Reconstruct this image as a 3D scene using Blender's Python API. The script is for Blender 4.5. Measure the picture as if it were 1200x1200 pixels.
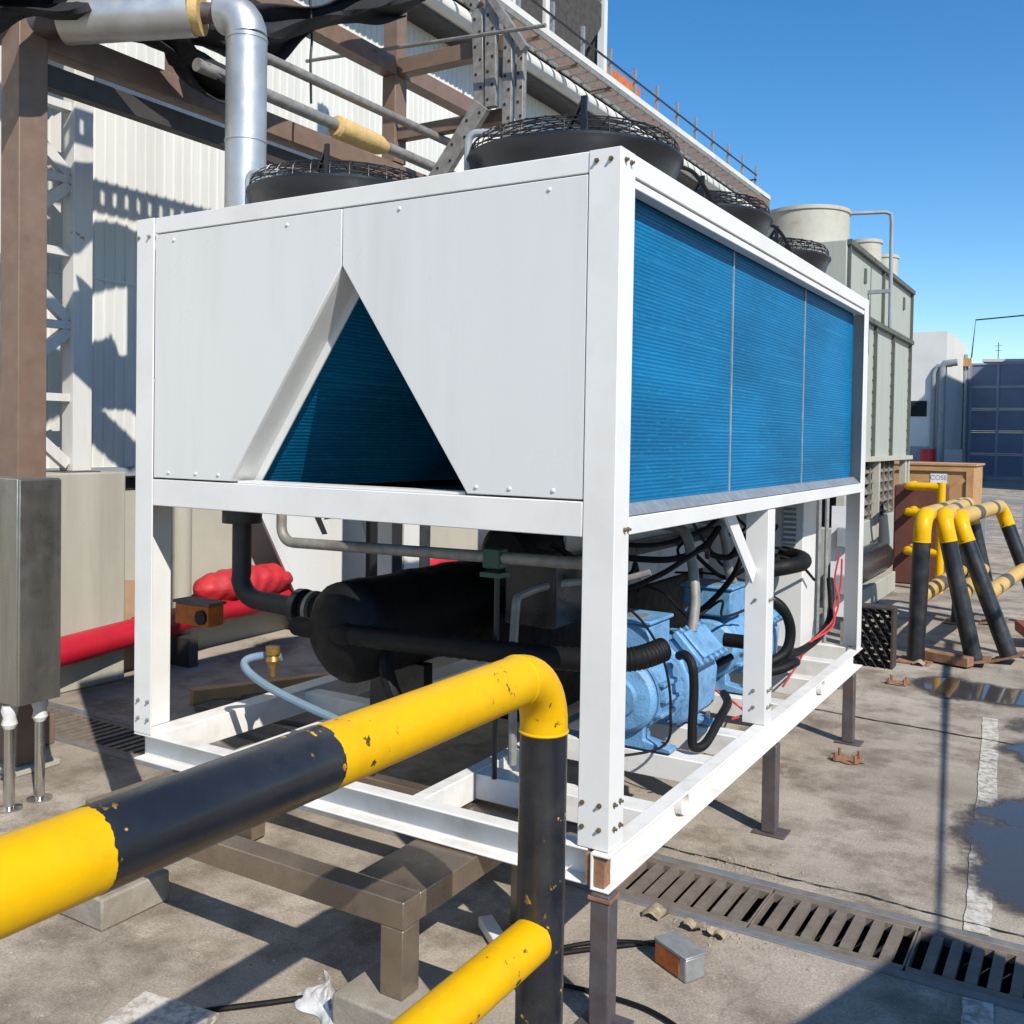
import bpy, math, random
from mathutils import Vector, Matrix, Euler, noise as mnoise
random.seed(7)
R = math.radians
sc = bpy.context.scene
for o in list(bpy.data.objects): bpy.data.objects.remove(o)
col = sc.collection

# ------------------------------------------------------------------ camera
cam = bpy.data.cameras.new('camera')
camo = bpy.data.objects.new('camera', cam); col.objects.link(camo)
cam.sensor_width = 36; cam.sensor_fit = 'HORIZONTAL'
cam.lens = 1149.6/1200*36; cam.shift_x = .0023; cam.shift_y = -.0492
cam.clip_start = .05; cam.clip_end = 3000
_y, _p, _r = .545, -.024, .016
f = Vector((-math.sin(_y)*math.cos(_p), math.cos(_y)*math.cos(_p), math.sin(_p)))
r = Vector((math.cos(_y), math.sin(_y), 0)); u = r.cross(f)
r2 = r*math.cos(_r)+u*math.sin(_r); u2 = u*math.cos(_r)-r*math.sin(_r)
camo.matrix_world = Matrix((( r2.x, u2.x, -f.x, 1.178), (r2.y, u2.y, -f.y, -2.519), (r2.z, u2.z, -f.z, 1.677), (0,0,0,1)))
sc.camera = camo

# ------------------------------------------------------------------ sky and sun
SUN_AZ, SUN_EL = R(149), R(41)            # direction the light travels on the ground, height of the sun
w = bpy.data.worlds.new('World'); sc.world = w; w.use_nodes = True
nt = w.node_tree; bg = nt.nodes['Background']
sky = nt.nodes.new('ShaderNodeTexSky'); sky.sky_type = 'NISHITA'; sky.sun_disc = False
sky.sun_elevation = SUN_EL
to_sun = Vector((-math.cos(SUN_AZ)*math.cos(SUN_EL), -math.sin(SUN_AZ)*math.cos(SUN_EL), math.sin(SUN_EL)))
sky.sun_rotation = math.atan2(to_sun.x, to_sun.y)
sky.air_density = 1.0; sky.dust_density = .0; sky.ozone_density = 3.0; sky.altitude = 0
hs = nt.nodes.new('ShaderNodeHueSaturation'); hs.inputs['Saturation'].default_value = 1.32
nt.links.new(sky.outputs[0], hs.inputs['Color']); nt.links.new(hs.outputs[0], bg.inputs[0]); bg.inputs[1].default_value = .126
sl = bpy.data.lights.new('sun', 'SUN'); sl.energy = 5.0; sl.angle = R(.53); sl.color = (1, .94, .84)
so = bpy.data.objects.new('sun', sl); col.objects.link(so); so.location = (6, -6, 10)
so.rotation_euler = to_sun.to_track_quat('Z', 'Y').to_euler()
sc.view_settings.view_transform = 'Standard'; sc.view_settings.look = 'None'
sc.view_settings.exposure = 0.38; sc.view_settings.gamma = 1
sc.render.engine = 'CYCLES'

# ------------------------------------------------------------------ materials
MATS = {}
def mat(name, c, rough=.5, metal=0., var=.12, vs=6., dirt=None, dirt_amt=.35, dscale=3., streak=False,
        bump=.0, bscale=60., chip=None, chip_t=.68, chip_s=18., spec=.5, grain=0.):
    c = tuple(x*.80 for x in c); dirt = dirt and tuple(x*.78 for x in dirt)
    m = bpy.data.materials.new(name); m.use_nodes = True
    n = m.node_tree.nodes; l = m.node_tree.links; b = n['Principled BSDF']
    b.inputs['Metallic'].default_value = metal; b.inputs['Specular IOR Level'].default_value = spec
    g = n.new('ShaderNodeNewGeometry'); pos = g.outputs['Position']
    if streak:
        mp = n.new('ShaderNodeMapping'); mp.inputs['Scale'].default_value = (1, 1, .12); l.new(pos, mp.inputs['Vector']); spos = mp.outputs[0]
    else: spos = pos
    def noise(sc_, det=6, p=None, rough_=.6):
        t = n.new('ShaderNodeTexNoise'); t.inputs['Scale'].default_value = sc_; t.inputs['Detail'].default_value = det
        t.inputs['Roughness'].default_value = rough_; l.new(p or pos, t.inputs['Vector']); return t.outputs['Fac']
    def ramp(x, a, bb, ca=(0,0,0,1), cb=(1,1,1,1)):
        t = n.new('ShaderNodeValToRGB'); t.color_ramp.elements[0].position = a; t.color_ramp.elements[1].position = bb
        t.color_ramp.elements[0].color = ca; t.color_ramp.elements[1].color = cb; l.new(x, t.inputs[0]); return t.outputs[0]
    def mix(fac, a, bb, mode='MIX'):
        t = n.new('ShaderNodeMix'); t.data_type = 'RGBA'; t.blend_type = mode
        for sock, v in ((t.inputs[0], fac), (t.inputs[6], a), (t.inputs[7], bb)):
            if hasattr(v, 'default_value'): l.new(v, sock)
            else: sock.default_value = v
        return t.outputs[2]
    c4 = (*c, 1)
    lo = tuple(x*(1-var) for x in c)+(1,); hi = tuple(min(1, x*(1+var*.6)) for x in c)+(1,)
    colr = ramp(noise(vs, 8, spos), .3, .7, lo, hi)
    if grain:
        colr = mix(1., colr, ramp(noise(180, 3), .35, .65, (1-grain,)*3+(1,), (1,1,1,1)), 'MULTIPLY')
    if dirt:
        d = ramp(noise(dscale, 10, spos, .65), .48, .72, (0,0,0,1), (dirt_amt,)*3+(1,))
        colr = mix(d, colr, (*dirt, 1))
    if chip:
        d = mix(1., ramp(noise(chip_s, 5, None, .55), chip_t-.04, chip_t-.025), ramp(noise(chip_s*.17, 3, None, .5), .55, .60), 'MULTIPLY')
        colr = mix(d, colr, (*chip, 1))
    l.new(colr, b.inputs['Base Color'])
    rr = ramp(noise(vs*1.7, 6), .3, .7, (max(0, rough-.1),)*3+(1,), (min(1, rough+.1),)*3+(1,)); l.new(rr, b.inputs['Roughness'])
    if bump:
        bp = n.new('ShaderNodeBump'); bp.inputs['Strength'].default_value = bump; bp.inputs['Distance'].default_value = .01
        l.new(noise(bscale, 6), bp.inputs['Height']); l.new(bp.outputs[0], b.inputs['Normal'])
    MATS[name] = m; return m
mat('white_paint', (.80,.80,.785), .38, var=.04, vs=3, dirt=(.45,.40,.33), dirt_amt=.22, dscale=2.5, bump=.03, bscale=40)
mat('white_base', (.84,.83,.80), .42, var=.05, vs=5, dirt=(.36,.28,.20), dirt_amt=.35, dscale=7, bump=.06, bscale=60)
mat('panel_white', (.735,.745,.74), .33, var=.04, vs=1.5, dirt=(.50,.49,.46), dirt_amt=.32, dscale=3.2, streak=True, bump=.06, bscale=2.6)
mat('galv', (.50,.52,.53), .42, .6, var=.25, vs=25, dirt=(.25,.24,.22), dirt_amt=.3, bump=.03)
mat('galv_dull', (.33,.32,.30), .55, .35, var=.3, vs=20, dirt=(.16,.12,.09), dirt_amt=.5, dscale=9)
mat('alu_clad', (.62,.63,.63), .42, .7, var=.14, vs=6, dirt=(.30,.28,.25), dirt_amt=.35, dscale=4, bump=.05, bscale=12)
mat('stainless', (.42,.40,.37), .34, .85, var=.22, vs=9, dirt=(.20,.17,.14), dirt_amt=.55, dscale=5, streak=True, bump=.03, bscale=80)
mat('stainless_tube', (.62,.61,.58), .22, .95, var=.1)
mat('bench_steel', (.42,.335,.255), .33, .75, var=.25, vs=12, dirt=(.16,.12,.09), dirt_amt=.6, dscale=6, bump=.08, bscale=70)
mat('brown_steel', (.205,.135,.10), .55, var=.18, vs=9, dirt=(.25,.20,.17), dirt_amt=.4, dscale=6, bump=.05)
mat('dark_brown', (.05,.042,.042), .6, var=.25, vs=8)
mat('bare_steel', (.13,.115,.125), .5, .35, var=.3, vs=14, dirt=(.20,.10,.05), dirt_amt=.55, dscale=8, bump=.08)
mat('rust', (.30,.15,.08), .85, var=.4, vs=20, dirt=(.42,.28,.18), dirt_amt=.6, dscale=15, bump=.3)
mat('black_plastic', (.012,.014,.018), .32, var=.3, vs=8)
mat('black_paint', (.016,.018,.024), .30, var=.35, vs=6, dirt=(.09,.085,.08), dirt_amt=.35, dscale=5, chip=(.50,.30,.04), chip_t=.652, chip_s=30, bump=.05, bscale=30)
mat('black_rubber', (.007,.007,.008), .6, var=.3, vs=12, bump=.15, bscale=120, spec=.22)
mat('black_plain', (.016,.018,.024), .36, var=.35, vs=6, dirt=(.10,.095,.09), dirt_amt=.5, dscale=6, bump=.08, bscale=30)
mat('wire_black', (.015,.016,.018), .4)
mat('yellow_paint', (.80,.45,.0005), .42, var=.10, vs=7, dirt=(.40,.20,.01), dirt_amt=.45, dscale=7, chip=(.06,.04,.01), chip_t=.672, chip_s=42, bump=.10, bscale=22, spec=.22)
mat('yellow_pale', (.62,.40,.10), .45, var=.15, vs=8, dirt=(.35,.25,.12), dirt_amt=.4)
mat('stripe_dark', (.09,.085,.075), .6, var=.3)
mat('blue_machine', (.16,.37,.64), .42, var=.16, vs=14, dirt=(.05,.10,.18), dirt_amt=.7, dscale=13, bump=.35, bscale=110)
mat('red_pipe', (.50,.008,.025), .45, var=.2, vs=6, bump=.1, bscale=30)
mat('red_wrap', (.50,.02,.03), .6, var=.25, vs=10, bump=.5, bscale=18)
mat('red_cable', (.55,.05,.05), .45)
mat('orange_box', (.62,.15,.02), .5, var=.25, vs=18, dirt=(.12,.08,.06), dirt_amt=.6, dscale=22)
mat('brass', (.40,.24,.07), .4, .7, var=.35, vs=40)
mat('bolt_zinc', (.22,.17,.10), .45, .6, var=.4, vs=60)
mat('cream_ins', (.66,.45,.18), .8, var=.2, vs=20, bump=.4, bscale=60)
mat('concrete_ped', (.44,.42,.355), .8, var=.14, vs=5, dirt=(.25,.23,.19), dirt_amt=.5, dscale=3, streak=True, bump=.12, grain=.1)
mat('beige_wall', (.46,.45,.375), .8, var=.08, vs=3, dirt=(.35,.33,.28), dirt_amt=.4, dscale=2, bump=.08, grain=.06)
mat('clad_white', (.72,.72,.68), .5, var=.06, vs=2.5, dirt=(.42,.41,.37), dirt_amt=.4, dscale=3.5, streak=True, bump=.03)
mat('column_white', (.70,.69,.66), .5, var=.1, vs=6, dirt=(.38,.30,.24), dirt_amt=.5, dscale=6, streak=True, chip=(.30,.13,.05), chip_t=.72, chip_s=7)
mat('tower_green', (.42,.455,.405), .6, var=.15, vs=3, dirt=(.24,.22,.17), dirt_amt=.7, dscale=3, streak=True, bump=.05)
mat('tower_rib', (.10,.11,.095), .6, var=.2, vs=6)
mat('stack_grey', (.50,.49,.42), .7, var=.15, vs=5, dirt=(.30,.22,.16), dirt_amt=.6, dscale=5, bump=.1)
mat('louvre', (.20,.18,.15), .75, var=.3, vs=10, dirt=(.09,.07,.05), dirt_amt=.6, dscale=8)
mat('dark_void', (.012,.012,.014), .9)
mat('net_black', (.010,.011,.014), .8, var=.5, vs=30, bump=.6, bscale=90)
mat('net_grey', (.06,.055,.05), .9, var=.4, vs=12, bump=.4, bscale=40)
mat('orange_brick', (.55,.15,.055), .8, var=.2, vs=8)
mat('gate_frame', (.30,.34,.45), .55, var=.1, vs=1)
mat('gate_blue', (.19,.225,.33), .55, var=.12, vs=.6, dirt=(.15,.17,.22), dirt_amt=.5, dscale=.8)
mat('far_white', (.74,.74,.72), .7, var=.05, vs=.5, dirt=(.5,.48,.45), dirt_amt=.3, dscale=.6)
mat('grey_paint', (.30,.33,.36), .5, var=.15)
mat('wood', (.52,.29,.13), .65, var=.2, vs=6, dirt=(.34,.17,.07), dirt_amt=.5, dscale=5, bump=.1)
mat('wood_dark', (.12,.10,.085), .8, var=.35, vs=6, dirt=(.22,.19,.15), dirt_amt=.5, dscale=5, bump=.2)
mat('maroon', (.13,.045,.035), .6, var=.2)
mat('cardboard', (.36,.24,.14), .8, var=.15)
mat('plastic_bag', (.66,.66,.66), .4, var=.15, vs=20, bump=.3, bscale=40)
mat('label_white', (.8,.8,.8), .5)
mat('ink', (.02,.02,.025), .6)
mat('ink_blue', (.18,.24,.36), .6)
mat('cast_iron', (.20,.165,.135), .75, .15, var=.25, vs=15, dirt=(.27,.23,.18), dirt_amt=.55, dscale=9, bump=.3, bscale=90)
mat('blue_edge', (.18,.175,.17), .65, var=.3, vs=12, dirt=(.15,.22,.34), dirt_amt=.9, dscale=1.6, bump=.2)
mat('fill_pack', (.055,.040,.034), .7, var=.4, vs=20)
mat('debris', (.36,.29,.20), .9, var=.5, vs=40)
mat('blue_pipe', (.17,.25,.33), .45)
mat('green_valve', (.02,.09,.06), .5)
mat('channel_dark', (.035,.030,.026), .9, var=.4, vs=8, bump=.3)
mat('block_grey', (.36,.32,.265), .85, var=.25, vs=9, dirt=(.20,.165,.125), dirt_amt=.7, dscale=7, bump=.25, grain=.2)
mat('stone', (.33,.29,.24), .9, var=.3, vs=30)
mat('far_grey', (.30,.31,.34), .8, var=.1)
mat('red_plate', (.32,.07,.05), .6, var=.25)

def coil_material():
    m = bpy.data.materials.new('coil_blue'); m.use_nodes = True
    n = m.node_tree.nodes; l = m.node_tree.links; b = n['Principled BSDF']
    g = n.new('ShaderNodeNewGeometry'); pos = g.outputs['Position']
    def noise(sc3, d=3):
        mp = n.new('ShaderNodeMapping'); mp.inputs['Scale'].default_value = sc3; l.new(pos, mp.inputs['Vector'])
        t = n.new('ShaderNodeTexNoise'); t.inputs['Scale'].default_value = 1; t.inputs['Detail'].default_value = d; l.new(mp.outputs[0], t.inputs['Vector']); return t.outputs['Fac']
    def ramp(x, *st):
        t = n.new('ShaderNodeValToRGB'); e = t.color_ramp.elements
        while len(e) < len(st): e.new(.5)
        for i, (p, c) in enumerate(st): e[i].position = p; e[i].color = (c, c, c, 1) if isinstance(c, float) else (*c, 1)
        l.new(x, t.inputs[0]); return t.outputs[0]
    def mix(fac, a, bb, mode='MIX'):
        t = n.new('ShaderNodeMix'); t.data_type = 'RGBA'; t.blend_type = mode
        for sock, v in ((t.inputs[0], fac), (t.inputs[6], a), (t.inputs[7], bb)):
            if hasattr(v, 'default_value'): l.new(v, sock)
            else: sock.default_value = v if isinstance(v, float) else (*v, 1)
        return t.outputs[2]
    wv = n.new('ShaderNodeTexWave'); wv.wave_type = 'BANDS'; wv.bands_direction = 'Z'; wv.inputs['Scale'].default_value = 25; l.new(pos, wv.inputs['Vector'])   # tube rows
    c = ramp(wv.outputs['Fac'], (.15, (.0004,.088,.215)), (.8, (.0006,.152,.325)))
    c = mix(1., c, ramp(noise((1.2,1.2,3.)), (.35, .78), (.65, 1.12)), 'MULTIPLY')           # bent areas
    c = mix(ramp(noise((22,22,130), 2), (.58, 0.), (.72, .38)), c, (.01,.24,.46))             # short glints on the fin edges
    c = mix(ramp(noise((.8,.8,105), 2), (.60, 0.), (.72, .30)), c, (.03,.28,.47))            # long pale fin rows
    c = mix(ramp(noise((9,9,4), 3), (.72, 0.), (.80, .3)), c, (.08,.15,.19))                 # dust
    l.new(c, b.inputs['Base Color'])
    bp = n.new('ShaderNodeBump'); bp.inputs['Strength'].default_value = .25; bp.inputs['Distance'].default_value = .003
    l.new(wv.outputs['Fac'], bp.inputs['Height']); l.new(bp.outputs[0], b.inputs['Normal'])
    b.inputs['Roughness'].default_value = .55; b.inputs['Specular IOR Level'].default_value = .15
    MATS['coil_blue'] = m
coil_material()

def ground_material():
    m = bpy.data.materials.new('concrete_ground'); m.use_nodes = True
    n = m.node_tree.nodes; l = m.node_tree.links; b = n['Principled BSDF']
    g = n.new('ShaderNodeNewGeometry'); pos = g.outputs['Position']
    def noise(s, d=8, ro=.6, sc3=None):
        t = n.new('ShaderNodeTexNoise'); t.inputs['Scale'].default_value = s; t.inputs['Detail'].default_value = d; t.inputs['Roughness'].default_value = ro
        if sc3:
            mp = n.new('ShaderNodeMapping'); mp.inputs['Scale'].default_value = sc3; l.new(pos, mp.inputs['Vector']); l.new(mp.outputs[0], t.inputs['Vector'])
        else: l.new(pos, t.inputs['Vector'])
        return t.outputs['Fac']
    def ramp(x, *st):
        t = n.new('ShaderNodeValToRGB'); e = t.color_ramp.elements
        while len(e) < len(st): e.new(.5)
        for i, (p, c) in enumerate(st): e[i].position = p; e[i].color = (*c, 1) if not isinstance(c, float) else (c, c, c, 1)
        l.new(x, t.inputs[0]); return t.outputs[0]
    def mix(fac, a, bb, mode='MIX'):
        t = n.new('ShaderNodeMix'); t.data_type = 'RGBA'; t.blend_type = mode
        for sock, v in ((t.inputs[0], fac), (t.inputs[6], a), (t.inputs[7], bb)):
            if hasattr(v, 'default_value'): l.new(v, sock)
            else: sock.default_value = v if isinstance(v, float) else (*v, 1)
        return t.outputs[2]
    c = ramp(noise(.9, 10, .62), (.30, (.25,.213,.172)), (.5, (.365,.318,.262)), (.72, (.46,.41,.345)))
    c = mix(ramp(noise(2.7, 9, .68), (.46, 0.), (.62, .8)), c, (.145,.115,.086))           # stains
    c = mix(ramp(noise(7.5, 8, .7), (.58, 0.), (.72, .7)), c, (.50,.45,.38))                # worn pale patches
    c = mix(1., c, ramp(noise(120, 5, .75), (.32, .58), (.62, 1.08)), 'MULTIPLY')                # aggregate grain
    c = mix(ramp(noise(38, 4, .6), (.69, 0.), (.72, .8)), c, (.50,.47,.40))                 # light specks
    c = mix(ramp(noise(31, 3, .6), (.27, .8), (.31, 0.)), c, (.12,.10,.08))                # dark specks
    c = mix(ramp(noise(.33, 7, .62, (1,1.6,1)), (.50, 0.), (.66, .55)), c, (.12,.10,.08))          # broad dirty areas
    c = mix(ramp(noise(1.1, 9, .72, (2.2,.5,1)), (.58, 0.), (.70, .6)), c, (.10,.082,.064))    # drag streaks
    vo = n.new('ShaderNodeTexVoronoi'); vo.feature = 'DISTANCE_TO_EDGE'; vo.inputs['Scale'].default_value = .55
    dn = n.new('ShaderNodeTexNoise'); dn.inputs['Scale'].default_value = 3; dn.inputs['Detail'].default_value = 6; l.new(pos, dn.inputs['Vector'])
    va = n.new('ShaderNodeVectorMath'); va.operation = 'MULTIPLY_ADD'; va.inputs[1].default_value = (.35,.35,.35)
    l.new(dn.outputs['Color'], va.inputs[0]); l.new(pos, va.inputs[2]); l.new(va.outputs[0], vo.inputs['Vector'])
    crack = ramp(vo.outputs['Distance'], (.0, .3), (.0018, 0.))
    c = mix(crack, c, (.10,.085,.07))
    l.new(c, b.inputs['Base Color'])
    l.new(ramp(noise(4, 6), (.3, .72), (.7, .95)), b.inputs['Roughness']); b.inputs['Specular IOR Level'].default_value = .3
    bp = n.new('ShaderNodeBump'); bp.inputs['Strength'].default_value = .35; bp.inputs['Distance'].default_value = .01
    l.new(noise(55, 8, .7), bp.inputs['Height']); l.new(bp.outputs[0], b.inputs['Normal'])
    MATS['concrete_ground'] = m
    # worn road paint: paint flakes over the concrete colours
    m2 = m.copy(); m2.name = 'worn_paint'; n2 = m2.node_tree.nodes; l2 = m2.node_tree.links; b2 = n2['Principled BSDF']
    src = b2.inputs['Base Color'].links[0].from_socket
    t = n2.new('ShaderNodeTexNoise'); t.inputs['Scale'].default_value = 26; t.inputs['Detail'].default_value = 8; t.inputs['Roughness'].default_value = .7
    gg = [x for x in n2 if x.bl_idname == 'ShaderNodeNewGeometry'][0]; l2.new(gg.outputs['Position'], t.inputs['Vector'])
    rp = n2.new('ShaderNodeValToRGB'); rp.color_ramp.elements[0].position = .42; rp.color_ramp.elements[1].position = .56
    rp.color_ramp.elements[0].color = (.05,.05,.05,1); rp.color_ramp.elements[1].color = (.75,.75,.75,1)
    l2.new(t.outputs['Fac'], rp.inputs[0])
    mm = n2.new('ShaderNodeMix'); mm.data_type = 'RGBA'; l2.new(rp.outputs[0], mm.inputs[0]); l2.new(src, mm.inputs[6]); mm.inputs[7].default_value = (.56,.545,.50,1)
    l2.new(mm.outputs[2], b2.inputs['Base Color']); MATS['worn_paint'] = m2
ground_material()

def water_material():
    m = bpy.data.materials.new('puddle_water'); m.use_nodes = True
    n = m.node_tree.nodes; l = m.node_tree.links; b = n['Principled BSDF']; out = n['Material Output']
    at = n.new('ShaderNodeAttribute'); at.attribute_name = 'depth'
    g = n.new('ShaderNodeNewGeometry'); t = n.new('ShaderNodeTexNoise'); t.inputs['Scale'].default_value = 34; t.inputs['Detail'].default_value = 8; t.inputs['Roughness'].default_value = .7; l.new(g.outputs['Position'], t.inputs['Vector'])
    ma = n.new('ShaderNodeMath'); ma.operation = 'MULTIPLY_ADD'; l.new(t.outputs['Fac'], ma.inputs[0]); ma.inputs[1].default_value = .42
    sb = n.new('ShaderNodeMath'); sb.operation = 'SUBTRACT'; l.new(at.outputs['Fac'], sb.inputs[0]); sb.inputs[1].default_value = .21; l.new(sb.outputs[0], ma.inputs[2])
    def ramp(*st):
        r_ = n.new('ShaderNodeMapRange'); r_.interpolation_type = 'SMOOTHSTEP'
        for k, v in zip(('From Min','From Max','To Min','To Max'), st): r_.inputs[k].default_value = v
        l.new(ma.outputs[0], r_.inputs['Value']); return r_.outputs[0]
    b.inputs['Base Color'].default_value = (.050,.046,.046,1); b.inputs['IOR'].default_value = 1.45
    l.new(ramp(-.02,.07,.55,.05), b.inputs['Roughness'])
    tr = n.new('ShaderNodeBsdfTransparent'); ms = n.new('ShaderNodeMixShader')
    l.new(ramp(-.24,.08,0,.92), ms.inputs[0]); l.new(tr.outputs[0], ms.inputs[1]); l.new(b.outputs[0], ms.inputs[2]); l.new(ms.outputs[0], out.inputs['Surface'])
    MATS['puddle_water'] = m
water_material()

# ------------------------------------------------------------------ mesh helpers
class MB:
    def __init__(s): s.v = []; s.f = []
    def add(s, v, fc):
        k = len(s.v); s.v += [tuple(x) for x in v]; s.f += [tuple(i+k for i in q) for q in fc]; return s
    def box(s, x0, x1, y0, y1, z0, z1):
        v = [(x,y,z) for z in (z0,z1) for y in (y0,y1) for x in (x0,x1)]
        return s.add(v, [(0,2,3,1),(4,5,7,6),(0,1,5,4),(2,6,7,3),(0,4,6,2),(1,3,7,5)])
    def bar(s, p, q, a, b, up=(0,0,1)):
        p, q, up = Vector(p), Vector(q), Vector(up); d = (q-p).normalized()
        if abs(d.dot(up)) > .99: up = Vector((0,1,0))
        sx = d.cross(up).normalized()*a/2; sz = sx.cross(d).normalized()*b/2
        v = [c+i*sx+j*sz for c in (p,q) for i,j in ((-1,-1),(1,-1),(1,1),(-1,1))]
        return s.add(v, [(0,1,2,3),(7,6,5,4),(0,4,5,1),(1,5,6,2),(2,6,7,3),(3,7,4,0)])
    def prism(s, poly, axis, a, b):
        def P(c, t):
            return {'x': (t, c[0], c[1]), 'y': (c[0], t, c[1]), 'z': (c[0], c[1], t)}[axis]
        n = len(poly); v = [P(c, a) for c in poly]+[P(c, b) for c in poly]
        fc = [tuple(range(n)), tuple(range(2*n-1, n-1, -1))]+[(i, n+i, n+(i+1)%n, (i+1)%n) for i in range(n)]
        return s.add(v, fc)
    def tube(s, pts, rad, n=12, caps=True, closed=False):
        pts = [Vector(p) for p in pts]; m = len(pts)
        rs = rad if isinstance(rad, (list, tuple)) else [rad]*m
        v = []; nrm = None
        for i, p in enumerate(pts):
            if closed: t = pts[(i+1) % m]-pts[i-1]
            else: t = (pts[min(i+1, m-1)]-pts[max(i-1, 0)])
            t = t.normalized() if t.length > 1e-9 else Vector((0,0,1))
            if nrm is None:
                a = Vector((0,0,1)) if abs(t.z) < .9 else Vector((1,0,0)); nrm = (a-t*a.dot(t)).normalized()
            else: nrm = (nrm-t*nrm.dot(t)).normalized()
            bi = t.cross(nrm)
            v += [p+rs[i]*(math.cos(2*math.pi*k/n)*nrm+math.sin(2*math.pi*k/n)*bi) for k in range(n)]
        fc = []
        for i in range(m if closed else m-1):
            j = (i+1) % m
            fc += [(i*n+k, i*n+(k+1)%n, j*n+(k+1)%n, j*n+k) for k in range(n)]
        if caps and not closed: fc += [tuple(range(n-1,-1,-1)), tuple((m-1)*n+k for k in range(n))]
        return s.add(v, fc)
    def cyl(s, p, q, rad, n=16): return s.tube([p, q], rad, n)
    def lathe(s, prof, c, axis='z', n=32, close=False):
        v = []
        for rr, h in prof:
            for k in range(n):
                a = 2*math.pi*k/n; x, y = rr*math.cos(a), rr*math.sin(a)
                q = {'z': (x, y, h), 'y': (x, h, y), 'x': (h, x, y)}[axis]
                v.append((c[0]+q[0], c[1]+q[1], c[2]+q[2]))
        fc = [(i*n+k, i*n+(k+1)%n, (i+1)*n+(k+1)%n, (i+1)*n+k) for i in range(len(prof)-1) for k in range(n)]
        if close: fc += [tuple(range(n-1,-1,-1)), tuple((len(prof)-1)*n+k for k in range(n))]
        return s.add(v, fc)
    def sheet(s, fn, nu, nv):
        v = [fn(i/nu, j/nv) for j in range(nv+1) for i in range(nu+1)]
        return s.add(v, [(j*(nu+1)+i, j*(nu+1)+i+1, (j+1)*(nu+1)+i+1, (j+1)*(nu+1)+i) for j in range(nv) for i in range(nu)])

def arc(c, a, b, rad, t0, t1, n=8):
    """points on an arc in the plane of unit vectors a, b"""
    c, a, b = Vector(c), Vector(a), Vector(b)
    return [c+rad*(math.cos(t0+(t1-t0)*i/n)*a+math.sin(t0+(t1-t0)*i/n)*b) for i in range(n+1)]
def smooth_path(pts, n=6):
    P = [Vector(p) for p in pts]; out = []
    for i in range(len(P)-1):
        p0, p1, p2, p3 = P[max(i-1,0)], P[i], P[i+1], P[min(i+2,len(P)-1)]
        for k in range(n):
            t = k/n
            out.append(.5*((2*p1)+(-p0+p2)*t+(2*p0-5*p1+4*p2-p3)*t*t+(-p0+3*p1-3*p2+p3)*t**3))
    out.append(P[-1]); return out

ORG = {}
def finish(me, name, m, smooth=35):
    import bmesh
    bm = bmesh.new(); bm.from_mesh(me); bmesh.ops.recalc_face_normals(bm, faces=bm.faces); bm.to_mesh(me); bm.free()
    me.materials.append(MATS[m])
    if smooth:
        for p in me.polygons: p.use_smooth = True
        me.set_sharp_from_angle(angle=R(smooth))
def mesh_of(mb, name, m, off=Vector((0,0,0)), smooth=35):
    me = bpy.data.meshes.new(name)
    me.from_pydata([tuple(Vector(v)-off) for v in mb.v], [], mb.f); me.update()
    finish(me, name, m, smooth); return me
def bevel(o, wd, seg=2):
    md = o.modifiers.new('bevel', 'BEVEL'); md.width = wd; md.segments = seg; md.limit_method = 'ANGLE'; md.angle_limit = R(40)
def thing(name, label, cat, loc=(0,0,0), group=None):
    o = bpy.data.objects.new(name, None); col.objects.link(o); o.location = loc; o.empty_display_size = .2
    o['label'] = label; o['category'] = cat
    if group: o['group'] = group
    ORG[o.name] = Vector(loc); return o
def part(name, mb, m, parent, bev=0, smooth=35, label=None, kind=None):
    off = ORG[parent.name]
    o = bpy.data.objects.new(name, mesh_of(mb, name, m, off, smooth)); col.objects.link(o); o.parent = parent
    ORG[o.name] = off
    if bev: bevel(o, bev)
    if label: o['label'] = label
    if kind: o['kind'] = kind
    return o
def solo(name, mb, m, label=None, cat=None, group=None, bev=0, smooth=35, kind=None):
    xs, ys, zs = zip(*mb.v)
    off = Vector(((min(xs)+max(xs))/2, (min(ys)+max(ys))/2, min(zs)))
    o = bpy.data.objects.new(name, mesh_of(mb, name, m, off, smooth)); col.objects.link(o); o.location = off; ORG[o.name] = off
    if label: o['label'] = label
    if cat: o['category'] = cat
    if group: o['group'] = group
    if kind: o['kind'] = kind
    if bev: bevel(o, bev)
    return o
def inst(name, me, parent, loc, rot=None, scale=None):
    """a copy of a shared mesh as a part; loc in world coordinates"""
    o = bpy.data.objects.new(name, me); col.objects.link(o); o.parent = parent
    o.location = Vector(loc)-ORG[parent.name]
    if rot: o.rotation_euler = rot
    if scale: o.scale = scale
    ORG[o.name] = Vector(loc); return o
def copy_tree(o, parent=None):
    c = o.copy(); col.objects.link(c); c.parent = parent; ORG[c.name] = ORG[o.name]
    for ch in o.children: copy_tree(ch, c)
    return c

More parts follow.
